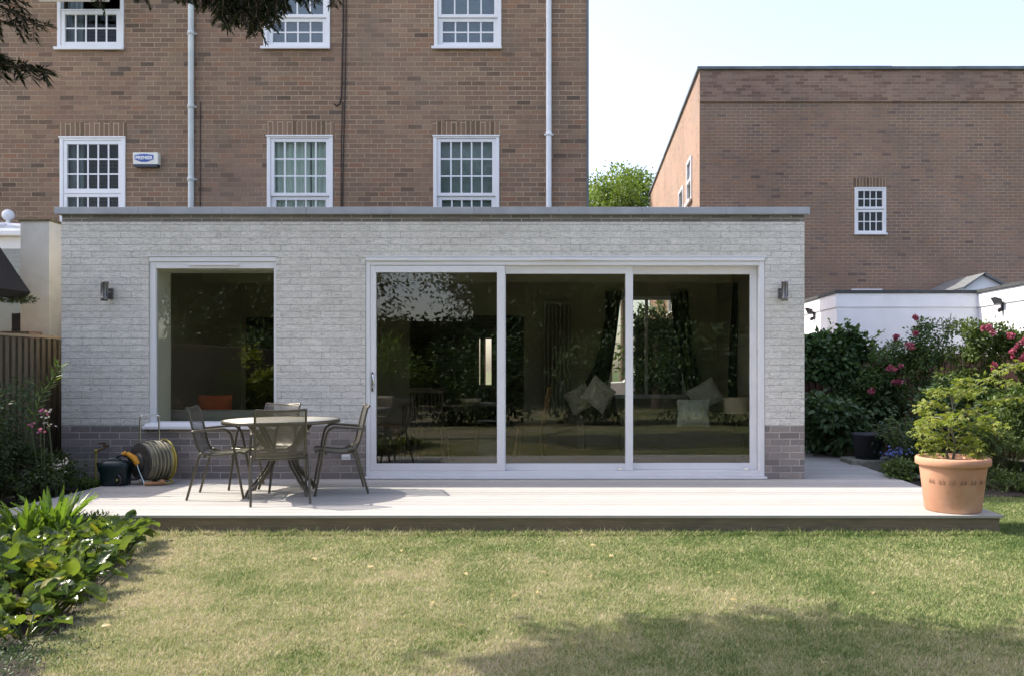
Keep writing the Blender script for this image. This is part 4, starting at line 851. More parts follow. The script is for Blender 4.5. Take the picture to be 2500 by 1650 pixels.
# ------------------------------------------------------------------ patio chairs
def bez(pts, n=6):
    out = []
    P_ = [Vector(p) for p in pts]
    for i in range(len(P_) - 1):
        p0 = P_[max(i - 1, 0)]; p1 = P_[i]; p2 = P_[i + 1]; p3 = P_[min(i + 2, len(P_) - 1)]
        for k in range(n):
            t = k / n; out.append(0.5 * ((2 * p1) + (p2 - p0) * t + (2 * p0 - 5 * p1 + 4 * p2 - p3) * t * t + (3 * p1 - p0 - 3 * p2 + p3) * t ** 3))
    out.append(P_[-1]); return out
def make_chair(lbl):
    t_ = thing('patio_chair', lbl, 'chair', (0, 0, 0), 0, 'patio chairs round the garden table')
    hw = 0.215
    prof = [(-0.265, 0.865), (-0.245, 0.84), (-0.215, 0.72), (-0.19, 0.6), (-0.165, 0.5), (-0.125, 0.435), (-0.05, 0.412), (0.05, 0.415), (0.15, 0.428), (0.22, 0.438), (0.245, 0.425)]
    pr = bez([(x, 0, z) for x, z in prof], 4); split = 20
    def sheet(seg, name, mat, sag):
        L = [0]
        for a, b in zip(seg[:-1], seg[1:]): L.append(L[-1] + (b - a).length)
        m = MB(); nu = 8; nv = len(seg) - 1
        uvs = {}
        def fn(u, v):
            p = seg[round(v * nv)]; k = 1 - (2 * u - 1) ** 2
            nrm = Vector((1, 0, 0)) if sag == 'b' else Vector((0, 0, 1))
            q = Vector((p.x, (u - 0.5) * 2 * hw, p.z)) - nrm * 0.018 * k; return q
        m.grid(fn, nu, nv)
        return m.build(name, mat, t_, fix=False, uvfn=(lambda co: (co.y, co.z)) if sag == 'b' else (lambda co: (co.y, co.x)))
    sheet(pr[:split + 1], 'backrest', M['chair_mesh'], 'b'); sheet(pr[split:], 'seat', M['seat_mesh'], 's')
    m = MB()
    for s_ in (-1, 1): m.tube([p + Vector((0, s_ * (hw + 0.004), 0)) for p in pr], 0.0105, 8)
    m.tube(bez([(pr[0].x, -hw, pr[0].z), (pr[0].x - 0.01, -0.1, pr[0].z - 0.008), (pr[0].x - 0.012, 0, pr[0].z - 0.01), (pr[0].x - 0.01, 0.1, pr[0].z - 0.008), (pr[0].x, hw, pr[0].z)]), 0.0115, 8)
    m.tube([(pr[-1].x, -hw, pr[-1].z), (pr[-1].x, hw, pr[-1].z)], 0.010, 8); m.tube([(-0.1, -hw - 0.02, 0.402), (-0.1, hw + 0.02, 0.402)], 0.009, 8); m.tube([(0.15, -hw - 0.02, 0.405), (0.15, hw + 0.02, 0.405)], 0.009, 8)
    m.build('frame', M['chair_metal'], t_)
    for s_ in (-1, 1):
        w0 = s_ * 0.245
        m = MB(); m.tube(bez([(0.255, s_ * 0.255, 0.0), (0.2, s_ * 0.252, 0.3), (0.165, s_ * 0.25, 0.5), (0.142, w0, 0.605), (0.118, w0, 0.64)], 4), 0.0115, 8); m.build('leg', M['chair_metal'], t_)
        m = MB(); m.tube(bez([(0.118, w0, 0.64), (0.085, w0, 0.662), (0.04, w0, 0.665), (-0.1, w0, 0.655), (-0.195, w0, 0.645), (-0.2, s_ * 0.222, 0.643)], 5), 0.0125, 8); m.build('armrest', M['chair_metal'], t_)
        m = MB(); m.tube(bez([(-0.06, s_ * 0.222, 0.42), (-0.115, s_ * 0.24, 0.44), (-0.14, s_ * 0.246, 0.41), (-0.17, s_ * 0.25, 0.3), (-0.25, s_ * 0.255, 0.0)], 5), 0.0115, 8); m.build('leg', M['chair_metal'], t_)
    return t_
spots = [(-3.53, 8.015, 12, 'bronze mesh garden chair left of the table, seen side-on facing right'),
         (-2.83, 7.67, 113, 'bronze mesh garden chair nearest the camera, its back hiding the table middle'),
         (-2.44, 8.29, 200, 'bronze mesh garden chair right of the table beside the sliding door, facing left'),
         (-3.27, 8.50, 250, 'bronze mesh garden chair behind the table, only its back top showing')]
ch0 = make_chair(spots[0][3])
for i, (x, y, a, l) in enumerate(spots):
    o = ch0 if i == 0 else copy_tree(ch0); o.location = (x, y, 0.001); o.rotation_euler = (0, 0, R(a)); o["label"] = l

# ------------------------------------------------------------------ hose reel, watering can, tap
hr = thing('hose_reel', 'hose reel cart with coiled old hose, steel frame and orange crank, against the grey bricks', 'hose reel', (-4.66, 8.86, 0), 0)
ax = Vector((-0.55, -0.83, 0)).normalized(); cc = Vector((0.02, 0.03, 0.245))
m = MB(); 
for h in (-0.15, 0.15):
    m.lathe([(0.0001, h - 0.008), (0.2, h - 0.008), (0.21, h), (0.2, h + 0.008), (0.0001, h + 0.008)], 40, cc, ax)
m.lathe([(0.1, -0.15), (0.1, 0.15)], 24, cc, ax); m.lathe([(0.0001, 0.155), (0.09, 0.155), (0.1, 0.165), (0.06, 0.185), (0.0001, 0.19)], 24, cc, ax); m.build('drum', M['drum'], hr)
x_ = ax.orthogonal().normalized(); y_ = ax.cross(x_)
def coil(r0, h0, h1, turns, rad, wob=0.0):
    pts = []; N_ = int(turns * 28)
    for i in range(N_ + 1):
        q = 2 * math.pi * i / 28; h = h0 + (h1 - h0) * i / N_; rr_ = r0 + wob * math.sin(q * 0.37 + h0 * 40)
        pts.append(cc + ax * h + (x_ * math.cos(q) + y_ * math.sin(q)) * rr_)
    return pts
m = MB(); m.tube(coil(0.188, -0.135, 0.135, 13, 0.0105), 0.0105, 6); m.tube(coil(0.168, 0.13, -0.13, 12, 0.0105), 0.0105, 6); m.tube(coil(0.207, -0.10, 0.1, 5, 0.01, 0.006), 0.0105, 6); m.build('hose', M['hose_old'], hr)
m = MB(); m.tube(coil(0.214, -0.13, -0.1, 1.5, 0.01, 0.008), 0.0105, 6); m.tube(bez([(0.2, 0.0, 0.05), (0.25, -0.04, 0.02), (0.18, -0.14, 0.014), (0.03, -0.12, 0.016)]), 0.0105, 6); m.build('loose_hose', M['hose_yellow'], hr)
m = MB()
hb = [(-0.10, 0.03), (0.055, 0.10)]
pA = Vector((-0.105, -0.02, 0.4)); pB = Vector((0.055, 0.07, 0.4))
m.tube(bez([(-0.105, -0.02, 0.3), (-0.105, -0.02, 0.62), (-0.1, -0.018, 0.715), (-0.075, -0.006, 0.735), (0.03, 0.05, 0.735), (0.053, 0.066, 0.715), (0.055, 0.07, 0.6), (0.055, 0.07, 0.3)]), 0.0095, 8)
m.tube(bez([(-0.06, -0.16, 0.22), (-0.04, -0.165, 0.16), (0.01, -0.17, 0.05), (0.03, -0.17, 0.012), (0.09, -0.1, 0.012), (0.19, 0.02, 0.012)]), 0.0095, 8)
m.tube([(-0.2, -0.1, 0.05), (0.02, -0.12, 0.05)], 0.008); m.tube([(-0.19, -0.08, 0.05), (-0.1, 0.08, 0.05), (0.0, 0.18, 0.06)], 0.008)
m.build('frame', M['chrome'], hr)
def outl(c, a, r, w_): 
    q = MB(); q.lathe([(0.0001, -w_), (r * 0.9, -w_), (r, -w_ * 0.6), (r, w_ * 0.6), (r * 0.9, w_), (r * 0.7, w_), (r * 0.62, w_ * 0.6), (0.0001, w_ * 0.6)], 28, c, a); return q
for c in ((-0.235, -0.2, 0.064), (-0.02, 0.12, 0.064)):
    wq = outl(c, ax, 0.063, 0.02).build('wheel', M['black_plastic'], hr); q = MB(); q.lathe([(0.0001, 0.026), (0.014, 0.024), (0.016, 0.0)], 14, c, ax); q.build('hub', M['hose_yellow'], wq)
m = MB(); e0 = cc + ax * 0.19; c1 = e0 + Vector((-0.05, -0.0, 0.085)); 
m.tube([e0 + ax * -0.02, e0 + ax * 0.02], 0.02, 10); m.tube([e0 + Vector((-0.10, 0, 0.095)), e0 + Vector((-0.03, 0, 0.05)), e0 + Vector((0.03, 0, -0.02))], [0.022, 0.03, 0.036], 12)
m.tube([e0 + Vector((-0.11, 0, 0.10)), e0 + Vector((-0.145, -0.02, 0.088))], [0.024, 0.014], 10); m.build('crank', M['orange_plastic'], hr)
m = MB(); m.bbox(-0.135, -0.085, -0.05, 0.0, 0.385, 0.435, 0.012); m.build('frame_clip', M['orange_plastic'], hr)
m = MB(); m.tube([(0.04, -0.2, 0.024), (0.18, -0.16, 0.024)], 0.02, 10); m.lathe([(0.0001, -0.032), (0.025, -0.025), (0.034, 0), (0.025, 0.025), (0.0001, 0.032)], 14, (0.2, -0.15, 0.034)); m.build('nozzle', M['brown_clay'], hr)

wc = thing('watering_can', 'dark green plastic watering can standing left of the hose reel', 'watering can', (-4.97, 8.74, 0), R(8))
m = MB()
def can(u, v):
    q = 2 * math.pi * u; rr_ = [0.001, 0.118, 0.128, 0.13, 0.132, 0.142, 0.138, 0.09, 0.001][round(v * 8)]; z = [0.0, 0.002, 0.02, 0.1, 0.17, 0.19, 0.235, 0.262, 0.268][round(v * 8)]
    e = 0.55; c, s_ = math.cos(q), math.sin(q)
    return (rr_ * 1.08 * math.copysign(abs(c) ** e, c), rr_ * 0.72 * math.copysign(abs(s_) ** e, s_), z)
m.grid(can, 32, 8); m.build('body', M['can_green'], wc)
m = MB(); m.tube(bez([(0.0, 0, 0.25), (0.02, 0, 0.3), (0.07, 0, 0.318), (0.13, 0, 0.285), (0.145, 0, 0.2)]), 0.013, 8); m.build('handle', M['can_green'], wc)
m = MB(); m.tube([(-0.1, 0, 0.06), (-0.15, -0.02, 0.17), (-0.165, -0.03, 0.245)], [0.03, 0.02, 0.017], 10); m.build('spout', M['can_green'], wc)
m = MB(); m.tube([(-0.13, 0.0, 0.23), (-0.05, 0, 0.262), (0.05, 0, 0.262)], [0.02, 0.035, 0.02], 8); m.build('filler_lid', M['can_green'], wc)

tp = thing('garden_tap', 'brass wall tap with a yellowish hose, left of the watering can', 'tap', (PX(255, 9.2), EY0, PZ(1088, 9.2)))
m = MB(); m.tube([(0.03, 0, 0), (0.03, -0.08, 0)], 0.012, 8); m.tube([(0.03, -0.08, 0.03), (0.03, -0.08, -0.02), (0.0, -0.1, -0.03), (-0.03, -0.11, -0.045)], 0.014, 8); m.bbox(-0.03, 0.05, -0.09, -0.075, 0.03, 0.045, 0.004); m.build('tap_body', M['brass'], tp)
m = MB(); m.lathe([(0.0001, -0.02), (0.022, -0.02), (0.022, 0.02), (0.0001, 0.02)], 12, (-0.04, -0.11, -0.045)); m.build('connector', M['hose_yellow'], tp)
m = MB(); m.tube(bez([(-0.04, -0.11, -0.06), (-0.042, -0.11, -0.2), (-0.05, -0.1, -0.35), (-0.03, -0.13, -0.5)]), 0.012, 8); m.build('hose', M['hose_yellow'], tp)

# ------------------------------------------------------------------ terracotta pot and maple
pt = thing('terracotta_pot', 'large terracotta pot on the deck corner holding the little maple', 'plant pot', (3.262, 7.2, 0))
m = MB(); m.lathe([(0.0001, 0.0), (0.22, 0.0), (0.232, 0.012), (0.275, 0.385), (0.277, 0.395), (0.302, 0.40), (0.31, 0.41), (0.31, 0.455), (0.302, 0.468), (0.285, 0.47), (0.275, 0.46), (0.262, 0.42), (0.0001, 0.42)], 64); m.build('pot', M['terracotta'], pt)
m = MB(); random.seed(4)
for k in range(-9, 10):
    q = R(-100 + k * 6.4) if True else 0; r0 = 0.2315 + 0.0435 * (0.28 / 0.385) + 0.0
    c, s_ = math.cos(q), math.sin(q); z0 = 0.255
    if k % 3 == 2: continue
    m.add([((r0 + 0.002 + 0.1 * (z - z0)) * math.cos(q + a), (r0 + 0.002 + 0.1 * (z - z0)) * math.sin(q + a), z) for a, z in ((-0.05, z0), (0.045, z0), (0.06, z0 + 0.018), (0.015, z0 + 0.042), (-0.015, z0 + 0.018))], [(0, 1, 2, 3, 4)])
for o_ in (): pass
m.build('frieze', M['terra_dark'], pt, fix=False)
m = MB(); m.lathe([(0.26, 0.425), (0.1, 0.435), (0.0001, 0.44)], 32); m.build('soil', M['soil'], pt)

mp = thing('maple', 'young green-yellow maple with fine lobed leaves growing in the terracotta pot', 'tree', (3.262, 7.2, 0.42))
mb = MB(); rm = np.random.default_rng(5); tips = []
stem = bez([(0.0, 0, 0), (0.02, 0, 0.15), (-0.01, 0, 0.3), (0.0, 0.0, 0.45), (-0.02, 0, 0.6)]); mb.tube(stem, [0.014 - 0.009 * i / (len(stem) - 1) for i in range(len(stem))], 7)
stem2 = bez([(-0.04, 0.0, 0), (-0.05, 0, 0.12), (-0.03, 0.01, 0.3), (-0.1, 0.02, 0.4)]); mb.tube(stem2, [0.011 - 0.006 * i / (len(stem2) - 1) for i in range(len(stem2))], 7)
br = [((0, 0, .4), (.14, -.02, .47), (.5, .0, .57), (0.72, 0.02, 0.55)), ((0, 0, .45), (.1, 0, .6), (.3, .02, .72), (.52, .0, .7)), ((0, 0, .42), (-.1, 0, .5), (-.22, 0, .52), (-.33, -.05, .46)),
      ((0, 0, .3), (-.12, -.03, .35), (-.26, -.05, .33), (-.34, -.05, .25)), ((0, 0, .25), (.1, 0, .3), (.25, 0, .33), (.4, -.03, .27)), ((-.03, 0, .18), (-.12, 0, .24), (-.2, .0, .2), (-.26, 0, .12)),
      ((0, 0, .2), (.1, .03, .22), (.18, .05, .2), (.26, .06, .12)), ((0, 0, .55), (-.06, .03, .62), (-.1, .05, .62), (-.18, .02, .6)), ((0, 0, .5), (.08, .1, .6), (.2, .2, .62), (.3, .25, .58)), ((0, 0, .35), (-.05, -.12, .42), (-.1, -.22, .4), (-.12, -.28, .34)),
      ((0, 0, .35), (.12, -.12, .44), (.2, -.2, .4), (.3, -.25, .33)), ((0, 0, .3), (-.05, .15, .38), (-.1, .25, .36), (-.15, .3, .28)), ((0,0,.1),(.08,-.02,.14),(.17,-.04,.12),(.22,-.05,.05)), ((0,0,.5),(.02,0,.62),(.06,0,.7),(.12,0,.74)), ((.3,0,.72),(.42,0,.8),(.55,0,.86),(.66,0,.86)), ((0,0,.1),(-.08,-.02,.16),(-.16,-.03,.12),(-.2,-.03,.06))]
Cs = []; 
for b in br:
    c_ = bez(b, 5); mb.tube(c_, [0.006 - 0.0045 * i / (len(c_) - 1) for i in range(len(c_))], 5)
    for p in c_[4:]: 
        n_ = 5
        for _ in range(n_): q = rm.normal(0, 1, 3) * (0.05, 0.06, 0.02); Cs.append((p.x + q[0], p.y + q[1], p.z + q[2]))
mb.build('trunk', M['maple_bark'], mp); Cs = np.array(Cs); n = len(Cs)
A = np.column_stack([rm.normal(0, 1, (n, 2)), np.full(n, -0.35)]); N = np.column_stack([rm.normal(0, 0.35, (n, 2)), np.ones(n)])
leaves('crown', Cs, A, N, 0.05 * rm.uniform(.7, 1.25, n), 0.017, M['leaf_maple'], mp, lobes=[(0, 1.0), (0.75, 0.85), (-0.75, 0.85), (1.55, 0.6), (-1.55, 0.6)])

# ------------------------------------------------------------------ planting on the right
def stems(parent, pts, r=0.006, mat='stem'):
    m = MB()
    for p in pts: m.tube(bez(p, 4), r, 5)
    return m.build('stem', M[mat], parent)
iv = thing('ivy_shrub', 'dark glossy ivy-like climber mounded over the fence beside the extension corner', 'shrub', (3.9, 12.7, LZ))
stems(iv, [[(0, 0, 0), (0.05, 0, 0.6), (-0.1, 0, 1.2), (0.1, 0, 1.7)], [(0.1, 0, 0), (0.2, 0, 0.7), (0.3, 0, 1.3), (0.5, 0, 1.6)]], 0.015)
bush('foliage', 5200, (-0.1, -0.1, 1.5), (0.62, 0.35, 0.5), 0.085, 0.07, M['leaf_ivy'], iv, 18, 0.4, 2, shape='hex', bottom=-0.9)
p_, o_, g_ = clump_pts(900, (0.15, -0.1, 0.95), (0.42, 0.25, 0.6), 10, 0.35, 9)
leaves('trailing_foliage', p_, o_ + g_.normal(0, .5, o_.shape) - [0, 0, .8], o_ + g_.normal(0, .4, o_.shape), 0.075, 0.06, M['leaf_ivy'], iv, shape='hex')
for sx in ((-0.15, 2.12), (0.3, 2.14), (0.72, 1.98), (0.0, 2.02), (0.45, 2.0)):
    q = []
    for k in range(26): t = k / 26; q.append((sx[0] + 0.16 * math.sin(t * 3 + sx[0] * 5) + rm.normal(0, .02) - (0.1 if sx[0] < 0 else 0), -0.15 + rm.normal(0, .02), 1.72 + (sx[1] - 1.72) * t * 1.08))
    q = np.array(q); leaves('shoot', q, rm.normal(0, 1, q.shape), rm.normal(0, .5, q.shape) + [0, -.3, .7], 0.055, 0.04, M['leaf_lime'], iv)

def rose(name, lbl, loc, blobs, blooms, seed, mat='leaf_rose', L=0.055, cat='rose'):
    t_ = thing(name, lbl, cat, loc); gg = np.random.default_rng(seed)
    stems(t_, [[(b[0][0] * 0.2, 0, 0), (b[0][0] * 0.5, 0, b[0][2] * 0.4), (b[0][0] * 0.9, b[0][1], b[0][2] * 0.8), b[0]] for b in blobs], 0.009)
    P_, O_ = [], []
    for i, (c, r, n) in enumerate(blobs):
        p, o, g_ = clump_pts(n, c, r, 12, 0.42, seed + i); P_.append(p); O_.append(o)
    P_ = np.concatenate(P_); O_ = np.concatenate(O_); k = P_[:, 2] > 0.02; P_, O_ = P_[k], O_[k]; n = len(P_)
    A = O_ + gg.normal(0, .6, (n, 3)) - [0, 0, .2]; N = O_ * .5 + gg.normal(0, .5, (n, 3)) + [0, 0, .8]
    leaves('foliage', P_, A, N, L * gg.uniform(.6, 1.25, n), L * 0.62 * gg.uniform(.7, 1.2, n), M[mat], t_)
    for (c, r) in blooms:
        nb = max(3, int((r / 0.045) ** 1.6)); P2 = []; A2 = []
        for j in range(nb):
            cc_ = np.array(c) + gg.normal(0, 1, 3) * r * (0.5 if nb > 3 else 0.3) * (1, .6, 1); rr_ = 0.034 if nb > 3 else r * 0.7
            d_ = unit(gg.normal(size=(26, 3))); P2.append(cc_ + d_ * rr_ * 0.5 * gg.uniform(.1, 1, (26, 1))); A2.append(d_)
        P2 = np.concatenate(P2); A2 = np.concatenate(A2); leaves('bloom', P2, A2 + gg.normal(0, .5, A2.shape), A2 + [0, -.6, .3], 0.034, 0.036, M['rose'], t_, fold=0.25)
    return t_
def rel(px, py, d, loc): v = P(px, py, d) - Vector(loc); return (v.x, v.y, v.z)
L0 = (4.55, 12.3, LZ); K = lambda px, py, dd=0: rel(px, py, 12.3 + dd, L0)
r1 = rose('climbing_rose', 'pink climbing rose sprawling over the fence in the middle of the border', L0,
     [(K(2140, 925), (0.42, 0.3, 0.3), 2400), (K(2205, 875), (0.4, 0.3, 0.26), 2200), (K(2265, 850, -.2), (0.38, 0.3, 0.42), 2200), (K(2120, 960), (0.5, 0.3, 0.3), 1500), (K(2240, 960), (0.5, 0.35, 0.35), 1800), (K(2250, 800, -.1), (0.13, 0.08, 0.14), 140), (K(2320, 790), (0.1, 0.08, 0.16), 120)],
     [(K(2237, 776, -.3), 0.06), (K(2190, 822, -.35), 0.05), (K(2236, 812, -.35), 0.05), (K(2222, 850, -.45), 0.1), (K(2178, 898, -.45), 0.11), (K(2190, 930, -.45), 0.07), (K(2130, 955, -.4), 0.05)], 21)
stems(r1, [[K(2250, 850, -.1), K(2252, 820, -.15), K(2242, 795, -.2), K(2237, 780, -.3)], [K(2300, 850), K(2310, 815), K(2318, 790), K(2322, 765)]], 0.006)
L1 = (5.35, 11.2, LZ); K = lambda px, py, dd=0: rel(px, py, 11.2 + dd, L1)
r2 = rose('rose_bush', 'tall rose bush with a big cluster of deep pink blooms at the right edge', L1,
     [(K(2350, 840), (0.34, 0.3, 0.3), 1900), (K(2420, 850), (0.4, 0.3, 0.34), 2300), (K(2500, 870), (0.35, 0.3, 0.4), 1900), (K(2400, 940), (0.5, 0.3, 0.35), 2200), (K(2510, 980), (0.4, 0.3, 0.4), 1800), (K(2330, 940), (0.35, 0.3, 0.35), 1500)],
     [(K(2478, 846, -.45), 0.14), (K(2492, 872, -.45), 0.09), (K(2465, 820, -.4), 0.09), (K(2420, 805, -.4), 0.08), (K(2400, 798, -.35), 0.05), (K(2502, 830, -.4), 0.08), (K(2425, 893, -.4), 0.05)], 33, mat='leaf_fern')
def shrub(name, lbl, px, py, d, rad, n, L, W, mat, seed, k=16, lobes=None, shape='kite', cat='shrub', lr=0.4, z0=LZ, up=.8):
    p = P(px, py, d); t_ = thing(name, lbl, cat, (p.x, d, z0)); h = p.z - z0
    stems(t_, [[(0, 0, 0), (a * .3, b * .3, h * .4), (a * .7, b * .7, h * .7), (a, b, h)] for a, b in ((rad[0] * .4, 0), (-rad[0] * .4, .05), (0.02, -.1))], 0.008)
    bush('foliage', n, (0, 0, h), rad, L, W, M[mat], t_, k, lr, seed, lobes=lobes, shape=shape, zmin=0.0, up=up); return t_
shrub('hydrangea', 'broad dark leafy shrub at the foot of the fence beside the deck side', 2040, 1030, 11.6, (0.55, 0.4, 0.45), 2600, 0.095, 0.055, 'leaf_shrub', 41, shape='hex')
shrub('hosta', 'bushy green plant left of the dark pot against the fence', 2120, 990, 12.2, (0.5, 0.35, 0.35), 1900, 0.1, 0.055, 'leaf_shrub', 42, shape='hex')
shrub('berry_shrub', 'dull green shrub in deep shade behind the terracotta pot', 2240, 1080, 10.6, (0.45, 0.45, 0.5), 2600, 0.06, 0.035, 'leaf_shrub', 43)
shrub('leafy_perennial', 'soft grey-green perennial right of the terracotta pot', 2430, 1090, 9.9, (0.42, 0.4, 0.4), 3000, 0.05, 0.014, 'leaf_fern', 44)
shrub('currant_bush', 'mid green bush under the rose blooms at the right edge', 2480, 990, 10.3, (0.4, 0.35, 0.4), 2600, 0.055, 0.035, 'leaf_fern', 45)
shrub('elder_bush', 'dark bush filling the shade behind the maple', 2320, 1000, 10.9, (0.55, 0.3, 0.5), 3000, 0.07, 0.04, 'leaf_shrub', 46)
shrub('low_groundcover', 'low leafy clump at the deck edge below the dark pot', 2200, 1150, 9.4, (0.22, 0.3, 0.12), 900, 0.05, 0.028, 'leaf_fern', 47, cat='plant')
shrub('edging_clump', 'low green clump where lawn meets border right of the pot', 2450, 1180, 9.2, (0.4, 0.3, 0.14), 1500, 0.05, 0.02, 'leaf_fern', 48, cat='plant')
def fern(name, lbl, loc, nf, length, seed, mat='leaf_fern', rise=0.9, spread=1.0):
    t_ = thing(name, lbl, 'fern', loc); gg = np.random.default_rng(seed); C, A, N, L_ = [], [], [], []; m = MB()
    for i in range(nf):
        a = gg.uniform(0, 2 * math.pi); h = length * gg.uniform(.7, 1.1); sp = spread * gg.uniform(.4, 1.0)
        p0 = Vector((0.03 * math.cos(a), 0.03 * math.sin(a), 0)); dr = Vector((math.cos(a), math.sin(a), 0))
        cs_ = [p0 + dr * (h * sp * t * 0.75) + Vector((0, 0, h * rise * math.sin(t * 1.9) * 0.95)) for t in np.linspace(0, 1, 15)]
        m.tube(cs_, 0.0025, 4); sd = Vector((-dr.y, dr.x, 0))
        for k in range(2, 15):
            w_ = 0.075 * math.sin(math.pi * min(1, (k + 1) / 15.5)) + 0.01
            for j in range(2):
                pq = cs_[k - 1].lerp(cs_[k], j / 2)
                for s_ in (-1, 1): C.append(pq[:]); A.append((sd * s_ + dr * .35 + Vector((0, 0, -.12)))[:]); N.append((0, 0, 1)); L_.append(w_ * 1.25)
    m.build('stalks', M['stem'], t_); n = len(C)
    leaves('fronds', np.array(C), np.array(A), np.array(N) + gg.normal(0, .2, (n, 3)), np.array(L_), 0.018, M[mat], t_); return t_
fern('shuttlecock_fern', 'arching fern between the dark pot and the terracotta pot', (PX(2225, 10.3), 10.3, LZ), 26, 0.85, 3)
fern('lady_fern', 'tall fern right of the maple at the edge of the photo', (PX(2460, 9.9), 9.9, LZ), 24, 0.85, 4)
fern('small_fern', 'dull fern low beside the extension corner and deck', (PX(2000, 12), 12.0, LZ), 16, 0.6, 5, 'leaf_shrub')
def plain_pot(name, lbl, loc, r0, r1, h, mat):
    t_ = thing(name, lbl, 'plant pot', loc); m = MB(); m.lathe([(0.0001, 0), (r0, 0), (r1, h * .93), (r1 + .012, h * .94), (r1 + .012, h), (r1 - .01, h), (r1 - .02, h * .88), (0.0001, h * .88)], 40); m.build('pot', M[mat], t_)
    m = MB(); m.lathe([(r1 - .022, h * .885), (0.0001, h * .9)], 24); m.build('soil', M['soil'], t_); return t_
d = 10.8; plain_pot('plant_pot', 'dark glazed pot standing in the shaded border', (PX(2120, d), d, PZ(1118, d)), 0.16, 0.205, 0.33, 'dark_pot')
m = MB(); m.bbox(PX(2120, d) - 0.3, PX(2120, d) + 0.35, d - 0.25, d + 0.25, LZ, PZ(1118, d), 0.02); o = m.build('stone_slab', M['stone']); tag(o, 'rough stone slab under the dark glazed pot', 'stone slab')
d = 10.2; plain_pot('plant_pot', 'grey tub cut off by the right edge of the photo', (PX(2500, d), d, LZ + 0.0), 0.15, 0.19, 0.25, 'grey_pot')
gg = np.random.default_rng(8)
for k in range(7):
    x = 4.0 + k * 0.14 - 0.25; y = 10.2 - 0.06 * k; bm = bmesh.new(); bmesh.ops.create_icosphere(bm, subdivisions=3, radius=0.06)
    for v in bm.verts: v.co = Vector((v.co.x * gg.uniform(1.15, 1.2), v.co.y, v.co.z * .55)) * (1 + 0.12 * math.sin(v.co.x * 60 + k) * math.sin(v.co.y * 50 + k * 2))
    me = bpy.data.meshes.new('edging_stone'); bm.to_mesh(me); bm.free(); me.materials.append(M['stone']); o = bpy.data.objects.new('edging_stone', me); COL.objects.link(o); o.location = (x, y, LZ + 0.06); o.rotation_euler = (0, 0, k)
    tag(o, 'rounded edging stone in the row below the dark glazed pot', 'stone', 'edging stones of the border')
d = 10.0; cp_ = thing('bellflower', 'small plant with blue flowers at the edge of the right border', 'flower', (PX(2185, d), d, LZ))
bush('foliage', 500, (0, 0, 0.12), (0.18, 0.15, 0.12), 0.04, 0.02, M['leaf_shrub'], cp_, 8, .4, 3, zmin=0); hz0 = PZ(1103, d) - LZ
p_ = np.array([(gg.normal(0, .09), gg.normal(0, .06), hz0 + gg.normal(0, .035)) for _ in range(70)]); leaves('petals', p_, gg.normal(0, 1, p_.shape), gg.normal(0, .6, p_.shape) + [0, -1, .3], 0.03, 0.026, M['blue_petal'], cp_)
stems(cp_, [[(0, 0, 0), (x * .4, 0, hz0 * .5), (x * .8, 0, hz0 * .8), (x, 0, hz0)] for x in (-.12, -.05, .03, .1)], 0.003)

# ------------------------------------------------------------------ planting on the left
def strap(m, base, az_, length, width, lean, curl, wav=0.0, ph=0.0, nseg=9):
    dr = Vector((math.cos(az_), math.sin(az_), 0)); sd = Vector((-dr.y, dr.x, 0)); p = Vector(base); a = lean; st = length / nseg; rows = []
    for i in range(nseg + 1):
        t = i / nseg; w_ = width * (0.35 + 0.65 * math.sin(math.pi * min(1, 0.12 + t * 0.86))) * (1 if t < .97 else .1) * (1 + wav * .3 * math.sin(t * 26 + ph))
        up_ = dr * math.cos(a) * -1 + Vector((0, 0, 1)) * math.sin(a)
        nr = dr * -math.cos(a) + Vector((0, 0, math.sin(a)))
        nr = Vector((-dr.x * math.cos(a), -dr.y * math.cos(a), math.sin(a)))
        rows.append([p - sd * w_ * .5 + nr * wav * width * math.sin(t * 20 + ph) * .35 + nr * width * .12, p + Vector(), p + sd * w_ * .5 - nr * wav * width * math.sin(t * 20 + ph + 1) * .35 + nr * width * .12])
        p = p + (dr * math.sin(a) + Vector((0, 0, 1)) * math.cos(a)) * st; a += curl / nseg
    vs = [v for r_ in rows for v in r_]; fs = []
    for i in range(nseg): b = i * 3; fs += [(b, b + 1, b + 4, b + 3), (b + 1, b + 2, b + 5, b + 4)]
    m.add(vs, fs, True)
def strap_fern(lbl, loc, n, L_, seed):
    t_ = thing('hart_tongue_fern', lbl, 'fern', loc, 0, 'strap-leaved ferns by the deck'); g_ = random.Random(seed); m = MB()
    for i in range(n): a = g_.uniform(0, 6.28); strap(m, (0.06 * math.cos(a), 0.06 * math.sin(a), 0), a, L_ * g_.uniform(.65, 1.15), g_.uniform(.03, .048), g_.uniform(.02, .5), g_.uniform(.2, 1.0), 0.5, g_.uniform(0, 6))
    m.build('fronds', M['leaf_strap'], t_, fix=False); return t_
for k, (px, py, d, n, L_) in enumerate(((130, 1290, 6.6, 48, 0.43), (62, 1300, 6.5, 36, 0.36), (172, 1305, 6.45, 22, 0.27))):
    strap_fern(['bright upright strap-leaved fern, tallest of the clumps at the deck corner', 'strap-leaved fern clump nearest the left edge below the shrubs', 'small strap-leaved fern clump in front of the deck end'][k], (PX(px, d), d, LZ), n, L_, 60 + k)

